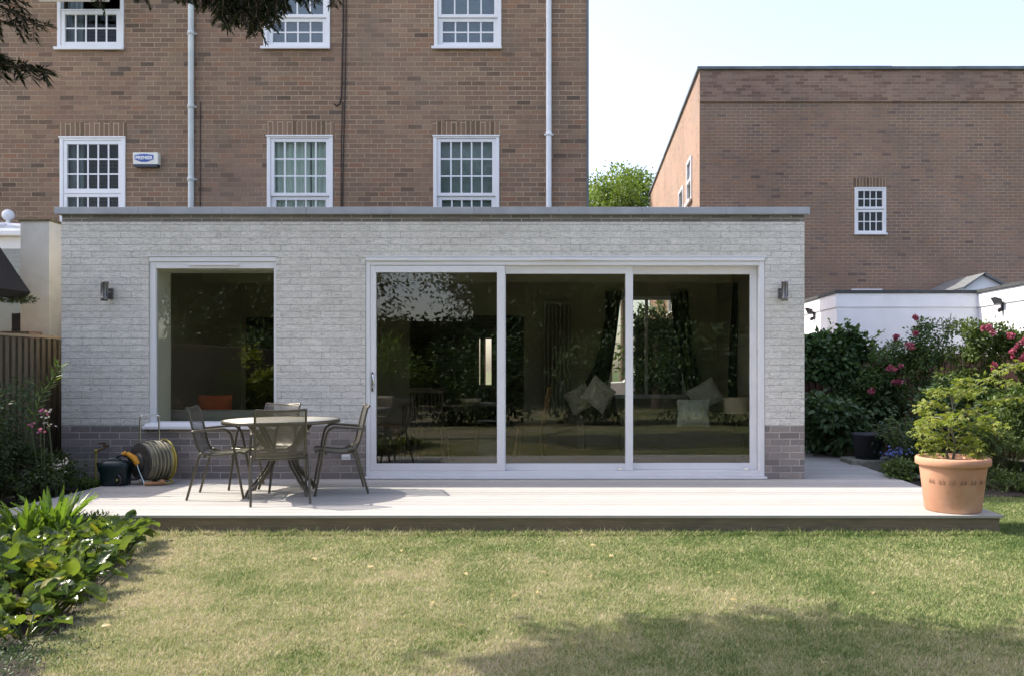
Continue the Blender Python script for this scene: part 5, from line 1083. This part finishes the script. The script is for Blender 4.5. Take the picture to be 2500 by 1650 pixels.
def paddle(m, base, az_, st, L_, W_, lean, tilt, cup, g_):
    dr = Vector((math.cos(az_), math.sin(az_), 0)); sd = Vector((-dr.y, dr.x, 0)); p0 = Vector(base); p1 = p0 + (dr * math.sin(lean) + Vector((0, 0, math.cos(lean)))) * st
    ld = dr * math.cos(tilt) + Vector((0, 0, math.sin(tilt))); nr = Vector((0, 0, math.cos(tilt))) - dr * math.sin(tilt)
    ph = g_.uniform(0, 6); nv = 9; nu = 6; tw = g_.uniform(-.35, .35)
    sd = (sd * math.cos(tw) + nr * math.sin(tw)); nr = ld.cross(sd) * -1 if False else nr
    def fn(u, v):
        w_ = W_ * (math.sin(math.pi * (0.06 + 0.94 * v) ** 0.85) ** 0.55 if v < 0.995 else 0.05) * 0.5; x = (u * 2 - 1)
        return p1 + ld * (L_ * v) + sd * (w_ * x) + nr * (cup * W_ * (x * x) * 1.0 - L_ * 0.30 * v * v + 0.035 * W_ * math.sin(7 * v + ph) * x * 2.0 + 0.02 * W_ * math.sin(abs(x) * 9 + v * 24))
    m.grid(fn, nu, nv)
    m.tube([p0, p1, p1 + ld * L_ * .12], [0.006, 0.005, 0.004], 5)
def bergenia(lbl, x, y, n, seed, sc=1.0):
    t_ = thing('bergenia', lbl, 'plant', (x, y, LZ + 0.02), 0, 'bergenia plants along the left bed'); g_ = random.Random(seed); m = MB(); my = MB(); ny = 0
    for i in range(int(n * 1.55)):
        a = g_.uniform(0, 6.28); q = my if g_.random() < .035 else m; ny += q is my
        r_ = g_.uniform(0, .14)
        paddle(q, (r_ * math.cos(a), r_ * math.sin(a), 0), a + g_.uniform(-.3, .3), g_.uniform(.05, .16) * sc, g_.uniform(.075, .145) * sc, g_.uniform(.058, .105) * sc, g_.uniform(.1, .9), g_.uniform(-.3, 1.35), g_.uniform(.1, .5), g_)
    m.build('leaves', M['leaf_bergenia'], t_, fix=False)
    if ny: my.build('yellow_leaves', M['leaf_yellow'], t_, fix=False)
    return t_
bs = [((300, 1330), 6.45, 22, 1.15, 'bergenia with big upright leaves, at the tip of the bed beside the deck'), ((262, 1365), 6.1, 22, 1.0, 'bergenia just behind the tip of the bed, leaves lying towards the lawn'),
      ((180, 1370), 6.05, 20, 1.0, 'bergenia in the middle of the bed, its leaves crowding the fern'), ((225, 1420), 5.6, 24, 1.05, 'bergenia on the lawn edge with silvery leaf backs'),
      ((130, 1420), 5.6, 22, 1.0, 'bergenia half way down the bed with yellowish leaves'), ((50, 1400), 5.8, 20, 1, 'bergenia behind the others, near the left edge'),
      ((175, 1480), 5.05, 24, 1.0, 'bergenia beside the brown dead leaves on the lawn edge'), ((90, 1480), 5.1, 22, 1.05, 'bergenia in the lower part of the bed, away from the lawn'),
      ((10, 1470), 5.2, 20, 1.05, 'bergenia cut by the left edge of the photo, half way down'), ((105, 1545), 4.6, 20, .95, 'lowest bergenia on the lawn edge with a large ribbed glossy leaf'), ((20, 1560), 4.5, 20, .95, 'lowest bergenia at the left edge in shade'),
      ((265, 1390), 5.85, 14, .8, 'small bergenia hanging over the lawn edge below the bed tip'), ((10, 1375), 6.0, 16, .9, 'rearmost bergenia at the left edge under the ferns'), ((60, 1600), 4.2, 14, .85, 'small dark bergenia in the bottom left corner'), ((215, 1350), 6.3, 16, .9, 'bergenia tucked between the fern and the deck')]
for k, ((px, py), d, n, sc, l) in enumerate(bs): bergenia(l, PX(px, d), d, n, 100 + k, sc)
wd_ = shrub('weedy_groundcover', 'small yellow-green weeds between the ferns and the bergenias', 70, 1345, 6.15, (0.55, 0.25, 0.10), 2600, 0.03, 0.012, 'leaf_lime', 61, cat='plant')
shrub('creeping_weed', 'fine creeping weeds in front of the deck end', 235, 1285, 6.6, (0.35, 0.12, 0.09), 1600, 0.035, 0.012, 'leaf_fern', 62, cat='plant')
shrub('wall_weed', 'low green weeds at the base of the grey bricks by the tap', 210, 1180, 8.95, (0.28, 0.14, 0.07), 900, 0.045, 0.014, 'leaf_lime', 63, cat='plant')
shrub('corner_weeds', 'dark low weeds in the bottom left corner of the bed', 40, 1640, 3.95, (0.55, 0.4, 0.11), 12000, 0.02, 0.007, 'leaf_shrub', 68, cat='plant')
shrub('lawn_edge_weeds', 'fine dry weeds along the lawn edge of the bed, lower part', 150, 1560, 4.4, (0.25, 0.35, 0.04), 1500, 0.018, 0.006, 'leaf_fern', 69, cat='plant')
# shaded border shrubs against the left fence
shrub('mallow_shrub', 'tall loose shaded shrub with small pink flowers against the left fence', 40, 1010, 8.35, (0.3, 0.25, 0.4), 1300, 0.05, 0.012, 'leaf_shrub', 64, k=22)
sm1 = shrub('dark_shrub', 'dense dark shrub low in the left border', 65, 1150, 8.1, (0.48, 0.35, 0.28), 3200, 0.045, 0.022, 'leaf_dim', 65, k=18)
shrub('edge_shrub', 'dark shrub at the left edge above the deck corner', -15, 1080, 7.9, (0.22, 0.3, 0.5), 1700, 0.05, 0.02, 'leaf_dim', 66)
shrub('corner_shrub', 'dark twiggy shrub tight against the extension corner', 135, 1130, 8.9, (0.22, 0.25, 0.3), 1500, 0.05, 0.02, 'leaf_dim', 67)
d = 8.2; bd_ = thing('willowherb', 'tall weed leaning over the fence with pale narrow leaves', 'plant', (PX(60, d), d, LZ))
st = bez([(0, 0, 0), (0.03, 0, 0.6), (0.14, 0, 1.05), rel(125, 930, d, (PX(60, d), d, LZ)), rel(145, 893, d, (PX(60, d), d, LZ))], 6); m = MB(); m.tube(st, 0.005, 5); m.tube(bez([st[14], st[14] + Vector((-.1, 0, .1)), st[14] + Vector((-.2, 0, .12))]), 0.003, 4); m.build('stem', M['leaf_lime'], bd_)
q = []; a_ = []
for i, p in enumerate(st[8:]):
    for s_ in (-1, 1): q.append(p[:]); a_.append((s_ * .7 + .5, gg.normal(0, .3), .5))
leaves('foliage', np.array(q), np.array(a_), gg.normal(0, .4, (len(q), 3)) + [0, -.6, .8], 0.12, 0.018, M['leaf_lime'], bd_)
def blossoms(name, lbl, spots_, mat, seed, d):
    g2 = np.random.default_rng(seed)
    t_ = thing(name, lbl, 'flower', (PX(spots_[0][0], d), d, LZ)); base = t_.location
    stems(t_, [[(0, 0, 0), tuple(0.4 * np.array(rel(x, y, d, base))), tuple(0.8 * np.array(rel(x, y, d, base))), rel(x, y, d, base)] for x, y, r, n in spots_], 0.004)
    for x, y, r, n in spots_:
        c = np.array(rel(x, y, d - .05, base)); p = c + g2.normal(0, 1, (n, 3)) * r; leaves('blossom', p, g2.normal(0, 1, p.shape), g2.normal(0, .6, p.shape) + [0, -1, .3], 0.03, 0.026, M[mat], t_)
blossoms('pink_mallow', 'spray of small pink and mauve blossoms in the left border', [(108, 1002, .016, 12), (98, 1050, .014, 9), (75, 1035, .014, 7)], 'pink_petal', 5, 8.0)
blossoms('white_campion', 'scatter of tiny white flowers low by the extension corner', [(140, 1135, .03, 20), (115, 1010, .02, 9), (160, 1125, .012, 6), (120, 1035, .02, 8)], 'pale_petal', 6, 8.1)

for k, (x, y, rx, h, n_, mt, nm, l) in enumerate(((-5.2, 6.2, .6, .45, 2200, 'leaf_shrub', 'low_shrub', 'low rounded shrub in the left bed beside the ferns, out of view'), (-4.7, 5.2, .55, .35, 2000, 'leaf_fern', 'low_shrub', 'low feathery shrub in the left bed behind the bergenias, out of view'), (-5.6, 5.4, .5, .7, 2200, 'leaf_shrub', 'low_shrub', 'taller dark shrub in the left bed by the fence, out of view'), (-4.2, 4.2, .6, .3, 2200, 'leaf_lime', 'low_shrub', 'spreading bright shrub low in the left bed, out of view'), (-5.2, 3.4, .6, .4, 2000, 'leaf_shrub', 'low_shrub', 'low shrub at the near end of the left bed, out of view'),
    (6.1, 9.6, .5, .9, 2600, 'leaf_shrub', 'fence_shrub', 'shrub by the right fence beyond the pot, out of view'), (6.2, 8.2, .45, .7, 2400, 'leaf_fern', 'fence_shrub', 'feathery shrub by the right fence, out of view'), (6.15, 6.9, .5, .8, 2400, 'leaf_rose', 'fence_shrub', 'bushy shrub by the right fence level with the deck edge, out of view'))):
    t_ = thing(nm, l, 'shrub', (x, y, LZ)); stems(t_, [[(0, 0, 0), (.05, 0, h * .4), (.1, 0, h * .8), (.15, 0, h)], [(0, 0, 0), (-.05, 0, h * .4), (-.12, 0, h * .8), (-.18, 0, h)]], .008)
    bush('foliage', n_, (0, 0, h * .6), (rx, rx * .9, h * .5), .07, .04, M[mt], t_, 16, .4, 700 + k, zmin=0)
# fallen leaves and a scrap on the lawn
fl = [(897, 1389), (1140, 1408), (1203, 1455), (1250, 1460), (775, 1370), (1305, 1450), (1438, 1413), (1335, 1400), (1485, 1362), (1055, 1480), (1135, 1528), (247, 1535), (1600, 1275), (1750, 1400), (620, 1290), (1800, 1470), (1860, 1285), (2130, 1455), (1310, 1302), (1440, 1335), (980, 1350), (2010, 1620), (160, 1490), (175, 1500), (150, 1512), (1100, 1305)]
for k, (px, py) in enumerate(fl):
    d = F * (EYE - LZ) / (py - CY); p = P(px, py, d); n_ = 1
    C_ = np.zeros((1, 3)); A_ = np.array([[math.cos(k * 2.3), math.sin(k * 2.3), 0.25]]); N_ = np.array([[0.2, -0.35, 1.0]])
    o = leaves('fallen_leaf', C_, A_, N_, np.array([0.05]), np.array([0.032]), M['dead_leaf'], None, shape='hex', fold=.3); o.location = (p.x, d, LZ + 0.012)
    tag(o, 'small dry brown or yellow leaf lying on the lawn', 'fallen leaf', 'fallen leaves on the lawn')

# ------------------------------------------------------------------ trees
def tree(name, lbl, loc, h, cr, n, L_, mat, seed, tr=0.18, group=None, k=26, trunk_h=0.4, lr=.34, cz=None, bare=0.0):
    t_ = thing(name, lbl, 'tree', loc, 0, group); g_ = random.Random(seed); m = MB(); th = h * trunk_h
    m.tube(bez([(0, 0, -0.1), (0.05, 0, th * .5), (-.05, .05, th), (0.05, 0, h * .8)]), [tr * (1 - .8 * i / 18) for i in range(19)], 9)
    for i in range(9):
        a = g_.uniform(0, 6.28); z = th * g_.uniform(.8, 1.3); r_ = g_.uniform(.4, .75)
        m.tube(bez([(0, 0, z), (cr[0] * r_ * .4 * math.cos(a), cr[1] * r_ * .4 * math.sin(a), z + h * .12), (cr[0] * r_ * math.cos(a), cr[1] * r_ * math.sin(a), z + h * .22)], 4), [tr * .4 * (1 - .1 * j) for j in range(9)], 6)
    m.build('trunk', M['bark'], t_)
    bush('crown', n, (0, 0, cz or (h - cr[2])), cr, L_, L_ * .55, M[mat], t_, k, lr, seed, droop=.3); return t_
p = P(1520, 470, 36)
tree('broadleaf_tree', 'light green tree between the two brick buildings', (p.x, 36, LZ), p.z + 1.7, (2.0, 2.0, 1.6), 9000, 0.17, 'leaf_tree', 12, 0.2, trunk_h=.6, cz=p.z - .35 + .15, lr=.42)
p = P(1455, 480, 33); tree('broadleaf_tree', 'smaller tree touching the tall house corner', (p.x + .5, 33, LZ), p.z + .6, (1.1, 1.1, 1.5), 4500, 0.15, 'leaf_tree', 13, 0.15, trunk_h=.6, cz=p.z - .2, lr=.42)
tree('broadleaf_tree', 'low dark street tree seen only through the rear window', (3.4, 27, LZ), 4.2, (2.2, 1.2, 1.8), 3000, 0.2, 'leaf_shrub', 14, 0.12)

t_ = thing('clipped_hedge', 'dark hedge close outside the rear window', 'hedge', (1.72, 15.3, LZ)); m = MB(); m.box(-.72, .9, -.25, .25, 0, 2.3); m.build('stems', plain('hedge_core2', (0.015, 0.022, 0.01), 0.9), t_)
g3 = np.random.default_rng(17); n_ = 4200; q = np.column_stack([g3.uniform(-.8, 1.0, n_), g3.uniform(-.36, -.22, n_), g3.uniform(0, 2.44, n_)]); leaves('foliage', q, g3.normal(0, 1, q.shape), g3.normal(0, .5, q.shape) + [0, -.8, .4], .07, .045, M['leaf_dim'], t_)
t_ = thing('hazel_bush', 'sunlit bush in the left bed out of view, mirrored in the picture window', 'shrub', (-5.75, 4.3, LZ)); stems(t_, [[(0, 0, 0), (.05, 0, .4), (.1, 0, .8), (.2, 0, 1.2)], [(0, 0, 0), (-.1, 0, .5), (-.15, 0, .9), (-.2, 0, 1.3)]], .015)
bush('foliage', 5200, (.1, 0, .9), (.7, .7, .75), .09, .06, M['leaf_maple'], t_, 20, .36, 404, zmin=0)
# yew: the trunk stands left of the photo, its crown shades the lawn and its twigs hang into view
yw = thing('yew_tree', 'dark yew overhanging the garden from the left, only its hanging twigs in view', 'tree', (-4.6, 2.6, LZ))
m = MB(); m.tube(bez([(0, 0, -.1), (.1, 0, 1.6), (-.05, .1, 3.2), (0.1, 0, 5), (0, 0, 7)]), [.26 * (1 - .04 * i) for i in range(25)], 10)
for a, r_, z in ((20, 3.0, 3.6), (70, 3, 4.6), (-30, 2.6, 4), (130, 2, 4.5), (200, 2, 4), (270, 2.4, 4.4), (45, 2.4, 5.2)):
    m.tube(bez([(0, 0, z - .6), (r_ * .5 * math.cos(R(a)), r_ * .5 * math.sin(R(a)), z), (r_ * math.cos(R(a)), r_ * math.sin(R(a)), z + .2)]), [.09 * (1 - .06 * i) for i in range(13)], 7)
m.build('trunk', M['bark'], yw)
bush('crown', 60000, (1.9, 1.2, 5.3), (2.7, 2.1, 1.0), 0.15, 0.09, M['needle'], yw, 60, .38, 77, droop=.5)
def twig(path, nside, slen, seed, dens=1.5, nl=0.03):
    """a drooping conifer twig: main axis, side twigs and two ranks of needles"""
    g_ = np.random.default_rng(seed); m = MB(); main = bez(path, 8); base = Vector(yw.location); main = [p - base for p in main]
    m.tube(main, [.006 * (1 - .75 * i / (len(main) - 1)) + .001 for i in range(len(main))], 5); C, A, N, L_ = [], [], [], []
    def needles(pts, w=1.0):
        for a, b in zip(pts[:-1], pts[1:]):
            t = (b - a); ln = t.length; 
            if ln < 1e-5: continue
            t.normalize(); sd = t.cross(Vector((0, 0, 1))); sd = sd.normalized() if sd.length > .05 else Vector((1, 0, 0)); cnt = max(1, int(ln / 0.0045 * dens))
            for i in range(cnt):
                for s_ in (-1, 1):
                    C.append((a.lerp(b, (i + g_.random()) / cnt))[:]); v = sd * s_ + t * .55 + Vector(g_.normal(0, .22, 3)); A.append(v[:]); N.append((g_.normal(0, .3), g_.normal(0, .3), 1)); L_.append(nl * g_.uniform(.7, 1.1) * w)
    needles(main)
    for i in range(nside):
        t = (i + .5) / nside; k = int(t * (len(main) - 2)); p = main[k]; tg = (main[k + 1] - main[k]).normalized(); s_ = 1 if i % 2 else -1
        sd = tg.cross(Vector((0, -1, 0))); sd = sd.normalized() if sd.length > .05 else Vector((0, 0, 1)); ln = slen * (1.0 - .55 * t) * g_.uniform(.6, 1.15)
        dirn = (sd * s_ * .75 + tg * .75 + Vector(g_.normal(0, .18, 3)) + Vector((0, 0, -.15))).normalized()
        pts = [p + dirn * ln * q + Vector((0, 0, -.25 * ln * q * q)) for q in np.linspace(0, 1, 6)]
        m.tube(pts, .0018, 4); needles(pts, .92)
    o = m.build('branch', M['bark'], yw, fix=False); n = len(C)
    leaves('needles', np.array(C), np.array(A), np.array(N), np.array(L_), 0.0058, M['needle'], o, fold=.05)
D = 3.3
def TP(l): return [P(x, y, dd) for x, y, dd in l]
twig(TP([(-150, -60, 3.2), (-60, -10, 3.1), (20, 25, 3.1), (70, 50, 3.1), (108, 72, 3.1)]), 11, .11, 1, 1.4, .034)
twig(TP([(-150, -20, 3.2), (-80, 20, 3.1), (-20, 45, 3.1), (30, 60, 3.1), (52, 66, 3.1)]), 9, .09, 2, 1.4, .032)
twig(TP([(-160, -110, 3.2), (-70, -60, 3.1), (0, -20, 3.1), (35, 5, 3.1), (50, 20, 3.1)]), 9, .09, 12, 1.4, .034)
twig(TP([(-120, 150, 2.7), (-50, 152, 2.65), (10, 158, 2.6), (70, 165, 2.6), (120, 178, 2.6)]), 12, .06, 3, 2.0, .05)
twig(TP([(-120, 110, 2.7), (-60, 120, 2.65), (-20, 135, 2.6), (10, 142, 2.6)]), 8, .05, 4, 1.6, .045)
for k, (x0, y0, x1, y1, sl, ns) in enumerate(((480, -60, 560, 20, .10, 9), (520, -70, 555, 75, .09, 12), (560, -80, 590, 60, .1, 12), (600, -80, 618, 88, .09, 13), (600, -80, 650, 60, .1, 12), (640, -80, 660, 70, .08, 12), (690, -70, 668, 40, .09, 10), (720, -60, 740, 12, .08, 8), (800, -60, 815, 18, .06, 7), (430, -60, 500, 12, .09, 8), (340, -60, 350, -4, .08, 6), (560, -50, 640, 30, .1, 10), (480, -70, 470, 10, .08, 8), (600, -60, 570, 30, .08, 9), (230, -50, 245, 18, .05, 6), (640, -60, 610, 50, .09, 10), (700, -70, 690, 20, .08, 9), (660, -60, 675, 55, .07, 9), (520, -50, 580, 35, .09, 9), (760, -50, 770, 8, .07, 7), (540, -60, 540, 50, .1, 12), (580, -60, 600, 70, .1, 12), (620, -60, 632, 78, .1, 12), (655, -60, 650, 48, .09, 10), (500, -60, 515, 20, .1, 10), (680, -60, 700, 30, .08, 9), (450, -60, 440, 6, .08, 7), (575, -60, 560, 60, .09, 11))):
    dd = 3.25 + .12 * math.sin(k * 2.1); twig(TP([(x0 - 60, y0 - 90, dd + .2), (x0, y0, dd + .05), ((x0 + x1) / 2 + 6, (y0 + y1) / 2 - 8, dd), (x1, y1, dd)]), ns + 3, sl * 1.1, 30 + k)
# garden trees and hedge behind the camera, reflected in the glass
for k, (x, y, h, cr, s_, l) in enumerate(((-9, -9.5, 9.5, (3.4, 2.6, 3.6), 1, 'big leafy tree at the bottom of the garden, left, seen in the glass'), (-3.2, -11, 8.6, (3.3, 2.4, 3.6), 2, 'leafy tree at the bottom of the garden, reflected in the left door panel'), (2.6, -10, 9.4, (3.4, 2.6, 3.9), 3, 'broad tree at the bottom of the garden, reflected in the middle door'), (8.4, -10.5, 9, (3.6, 2.5, 3.8), 4, 'tree at the bottom of the garden on the right side'), (-13, -5, 8.5, (3, 3, 3.4), 5, 'tree beyond the left fence behind the viewer'))):
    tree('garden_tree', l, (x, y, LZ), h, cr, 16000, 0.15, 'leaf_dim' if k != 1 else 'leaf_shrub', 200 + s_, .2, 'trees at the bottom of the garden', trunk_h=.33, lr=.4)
hd = thing('tall_hedge', 'tall dark hedge closing the garden behind the viewer', 'hedge', (0, -13.5, LZ))
m = MB(); m.box(-4.2, 16, -.3, .3, 0, 5.6); m.box(-16, -8.6, -.3, .3, 0, 5.6); m.box(-8.598, -4.202, -.3, .3, 0, 3.2); m.build('stems', plain('hedge_core', (0.03, 0.04, 0.018), 0.9, var=.3), hd)  # opaque box added inside the hedge so no sky shows between leaves
g2 = np.random.default_rng(91); n_ = 26000; q = np.column_stack([g2.uniform(-16, 16, n_), g2.uniform(.25, .75, n_), g2.uniform(0, 6.0, n_)]); q[:, 1] += .35 * np.sin(q[:, 0] * 1.7) * np.sin(q[:, 2] * 2.1) + .25
q = q[(np.abs(q[:, 0] + 6.4) > 2.2) | (q[:, 2] < 3.4)]; leaves('foliage', q, g2.normal(0, 1, q.shape), g2.normal(0, .5, q.shape) + [0, .8, .5], .2, .12, M['leaf_dim'], hd)
for k, (x, y, r_) in enumerate(((-5, -1.7, 1.25), (-7.8, -1.6, 1.35), (-2.4, -1.9, 1.3), (0.3, -2.1, 1.35), (3.0, -1.8, 1.35), (5.5, -1.7, 1.2))):  # unseen shrub row, added to keep the sunlit lawn out of the reflections
    t_ = thing('garden_shrub', ['sunlit shrub behind the viewer, mirrored in the picture window', 'large shrub by the left fence behind the viewer', 'round shrub below the garden trees, left of centre', 'round shrub below the garden trees, right of centre', 'round shrub behind the viewer near the right fence', 'shrub by the right fence behind the viewer'][k], 'shrub', (x, y, LZ), 0, 'shrubs at the bottom of the garden')
    stems(t_, [[(0, 0, 0), (.1, 0, .4), (.2, 0, .8), (.3, 0, 1.2)]], .03); bush('foliage', 4200, (0, 0, r_ * .85), (r_ * 1.1, r_ * .8, r_ * .95), .13, .08, M['leaf_lime' if k == 0 else 'leaf_shrub'], t_, 20, .38, 300 + k, zmin=0)

# ------------------------------------------------------------------ inside the room
def cushion(name, lbl, loc, w_, h_, t_, rot, mat, group=None):
    m = MB()
    def fn(u, v):
        x, z = u * 2 - 1, v * 2 - 1; k = (1 - x ** 4) * (1 - z ** 4); pin = 1 - .07 * (1 - abs(x)) - .0; return (x * w_ / 2 * (1 - .06 * (1 - z * z)), -t_ / 2 * k, z * h_ / 2 * (1 - .06 * (1 - x * x)))
    m.grid(fn, 12, 12); m.grid(lambda u, v: (lambda p: (p[0], -p[1], p[2]))(fn(u, v)), 12, 12); o = m.build(name, M[mat]); o.location = loc; o.rotation_euler = [R(a) for a in rot]; return tag(o, lbl, 'cushion', group)
sf = thing('sofa', 'pale grey sofa just inside the picture window, seen from behind', 'sofa', (PX(560, 10.3), 10.2, 0))
m = MB(); m.bbox(-.95, .95, -.42, -.2, .12, PZ(1000, 9.85), .08); m.build('backrest', M['sofa'], sf); m = MB(); m.bbox(-.95, .95, -.18, .45, .12, .44, .06); m.build('seat', M['sofa'], sf)
m = MB(); m.bbox(-1.15, -.96, -.4, .45, .12, .62, .06); m.build('armrest', M['sofa'], sf); m = MB(); m.bbox(.96, 1.15, -.4, .45, .12, .62, .06); m.build('armrest', M['sofa'], sf)
m = MB(); [m.bbox(a, a + .06, b, b + .06, 0, .118) for a in (-1.0, .95) for b in (-.35, .35)]; m.build('feet', M['dark_wood'], sf)
cushion('cushion', 'orange cushion on top of the pale grey sofa back', (PX(525, 10.05), 10.05, PZ(993, 10.05)), .42, .3, .12, (0, 0, 4), 'orange_cloth')
rd = thing('radiator', 'tall vertical column radiator on the room wall', 'radiator', (PX(1359, 13.36), 13.36, 0))
m = MB()
for k in range(7): x = (k - 3) * .065; m.tube([(x, -.05, .42), (x, -.05, 2.3)], .022, 10); m.tube([(x, -.1, .42), (x, -.1, 2.3)], .022, 10)
m.build('columns', M['radiator'], rd); m = MB(); m.bbox(-.225, .225, -.12, -.03, .4, .45, .01); m.bbox(-.225, .225, -.12, -.03, 2.27, 2.32, .01); m.build('headers', M['radiator'], rd)
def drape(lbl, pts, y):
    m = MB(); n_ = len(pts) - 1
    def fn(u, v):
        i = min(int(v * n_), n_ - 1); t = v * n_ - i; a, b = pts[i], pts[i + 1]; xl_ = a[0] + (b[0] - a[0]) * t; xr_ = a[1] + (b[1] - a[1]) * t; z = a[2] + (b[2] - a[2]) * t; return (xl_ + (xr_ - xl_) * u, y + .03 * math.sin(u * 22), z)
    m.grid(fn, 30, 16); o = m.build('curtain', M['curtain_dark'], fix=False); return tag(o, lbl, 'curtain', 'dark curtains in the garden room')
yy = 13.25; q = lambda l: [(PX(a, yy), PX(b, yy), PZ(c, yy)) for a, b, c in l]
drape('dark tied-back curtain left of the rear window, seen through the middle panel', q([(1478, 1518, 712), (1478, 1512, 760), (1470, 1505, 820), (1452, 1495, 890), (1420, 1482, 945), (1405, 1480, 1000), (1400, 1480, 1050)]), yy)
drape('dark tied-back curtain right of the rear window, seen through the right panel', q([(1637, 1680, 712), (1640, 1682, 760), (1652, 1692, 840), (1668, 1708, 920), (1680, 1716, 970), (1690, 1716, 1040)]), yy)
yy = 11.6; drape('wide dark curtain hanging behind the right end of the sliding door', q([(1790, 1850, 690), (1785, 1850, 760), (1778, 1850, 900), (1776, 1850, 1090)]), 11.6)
def windsor(lbl, x, y, rz, mat='dark_wood'):
    t_ = thing('dining_chair', lbl, 'chair', (x, y, 0), R(rz), 'wooden chairs round the dining table'); m = MB(); m.bbox(-.2, .2, -.21, .21, .43, .46, .012); m.build('seat', M[mat], t_)
    for a in (-1, 1):
        for b in (-1, 1): m = MB(); m.tube([(a * .15, b * .16, .43), (a * .2, b * .2, 0)], [.018, .013], 8); m.build('leg', M[mat], t_)
    m = MB(); [m.tube([(-.18, b * .05, .45), (-.27, b * .055, .93)], .007, 6) for b in range(-3, 4)]; m.tube([(-.18, -.19, .45), (-.27, -.2, .95)], .013, 8); m.tube([(-.18, .19, .45), (-.27, .2, .95)], .013, 8); m.bbox(-.29, -.26, -.22, .22, .92, .99, .01); m.build('backrest', M[mat], t_)
dt = thing('dining_table', 'dark dining table inside behind the left door panels', 'table', (-1.75, 11.6, 0)); m = MB(); m.bbox(-.75, .75, -.45, .45, .72, .75, .01); m.build('tabletop', M['dark_wood'], dt)
for a in (-1, 1):
    for b in (-1, 1): m = MB(); m.bbox(a * .68 - .03, a * .68 + .03, b * .38 - .03, b * .38 + .03, 0, .72, .006); m.build('leg', M['dark_wood'], dt)
windsor('wooden spindle chair left end of the dining table', -2.75, 11.5, 8, 'pine'); windsor('pine spindle chair right end of the dining table', -.72, 11.5, 175, 'pine'); windsor('dark spindle chair at the near side of the dining table', -2.0, 10.9, 88); windsor('dark spindle chair on the far side of the dining table', -1.4, 12.3, 268)
m = MB(); m.lathe([(0.0001, 0), (.1, .0), (.16, .07), (.15, .075), (.0001, .02)], 24); o = m.build('fruit_bowl', M['shade_cloth']); o.location = (-1.55, 11.45, .751); tag(o, 'amber bowl on the dining table', 'bowl')
ac = thing('armchair', 'dark armchair with patterned cushions behind the middle door panel', 'armchair', (PX(1470, 11.2), 11.3, 0), R(20))
m = MB(); m.bbox(-.38, .38, -.38, .38, .15, .45, .05); m.build('seat', M['sofa_dark'], ac); m = MB(); m.bbox(-.38, .38, .39, .52, .15, .85, .05); m.build('backrest', M['sofa_dark'], ac)
for a in (-.5, .39): m = MB(); m.bbox(a, a + .11, -.38, .5, .15, .62, .04); m.build('armrest', M['sofa_dark'], ac)
cushion('cushion', 'cream patterned cushion propped upright on the armchair', (PX(1462, 11.1), 11.15, PZ(962, 11.1)), .4, .4, .14, (-15, 38, 18), 'cream_cloth'); cushion('cushion', 'second patterned cushion behind, left side of the armchair', (PX(1415, 11.2), 11.35, PZ(975, 11.2)), .36, .36, .12, (-15, -30, -10), 'cream_cloth')
s2 = thing('sofa', 'dark brown sofa behind the right door panel', 'sofa', (PX(1690, 10.8), 10.75, 0)); m = MB(); m.bbox(-.95, .62, -.3, .4, .12, .42, .05); m.build('seat', M['sofa_dark'], s2); m = MB(); m.bbox(-.95, .62, .41, .6, .12, .66, .05); m.build('backrest', M['sofa_dark'], s2)
cushion('cushion', 'pale flowered square cushion standing behind the right door panel', (PX(1695, 10.4), 10.5, PZ(1008, 10.4)), .42, .36, .14, (-12, 0, -6), 'flower_cloth'); cushion('cushion', 'grey cushion leaning behind the flowered one', (PX(1725, 10.7), 10.85, PZ(965, 10.7)), .42, .34, .14, (-15, -28, 8), 'sofa')
m = MB(); g_ = random.Random(2); [m.disc((.05 * math.cos(k * 1.26), -.072, .03 * math.sin(k * 1.26) + .02), .04, (0, -1, 0), 12) for k in range(5)]
ls = thing('table_lamp', 'lamp with a beige drum shade behind the right end of the door', 'lamp', (PX(1798, 10.7), 10.7, 0)); m = MB(); m.lathe([(.17, PZ(1008, 10.7)), (.17, PZ(970, 10.7))], 28); m.build('lamp_shade', M['shade_cloth'], ls)
m = MB(); m.lathe([(.0001, 0), (.12, 0), (.12, .02), (.015, .04), (.015, PZ(985, 10.7))], 20); m.build('stand', M['dark_wood'], ls)
# car outside the rear window
car = thing('parked_car', 'white car parked beyond the rear window', 'car', (2.2, 23.5, LZ))
m = MB(); m.prism([(-2.1, .28), (-2.12, .75), (-1.95, .95), (-1.0, 1.0), (-.5, 1.42), (.9, 1.45), (1.7, 1.0), (2.05, .92), (2.1, .3)], -.85, .85); m.build('body', M['car_white'], car)
m = MB(); m.prism([(-.88, 1.0), (-.46, 1.36), (.15, 1.38), (.15, 1.0)], -.857, .857); m.prism([(.22, 1.0), (.22, 1.38), (.85, 1.38), (1.45, 1.0)], -.857, .857); m.build('window', M['car_glass'], car)
for a in (-1.3, 1.3):
    for b in (-.8, .8): q_ = MB(); q_.lathe([(.0001, -.1), (.28, -.1), (.32, -.07), (.32, .07), (.28, .1), (.0001, .1)], 24, (a, b, .32), (0, 1, 0)); wq = q_.build('wheel', M['tyre'], car); q_ = MB(); q_.lathe([(.2, -.115), (.0001, -.115)], 16, (a, b, .32), (0, 1, 0)); q_.build('rim', M['steel'], wq)

print('objects', len(bpy.data.objects))
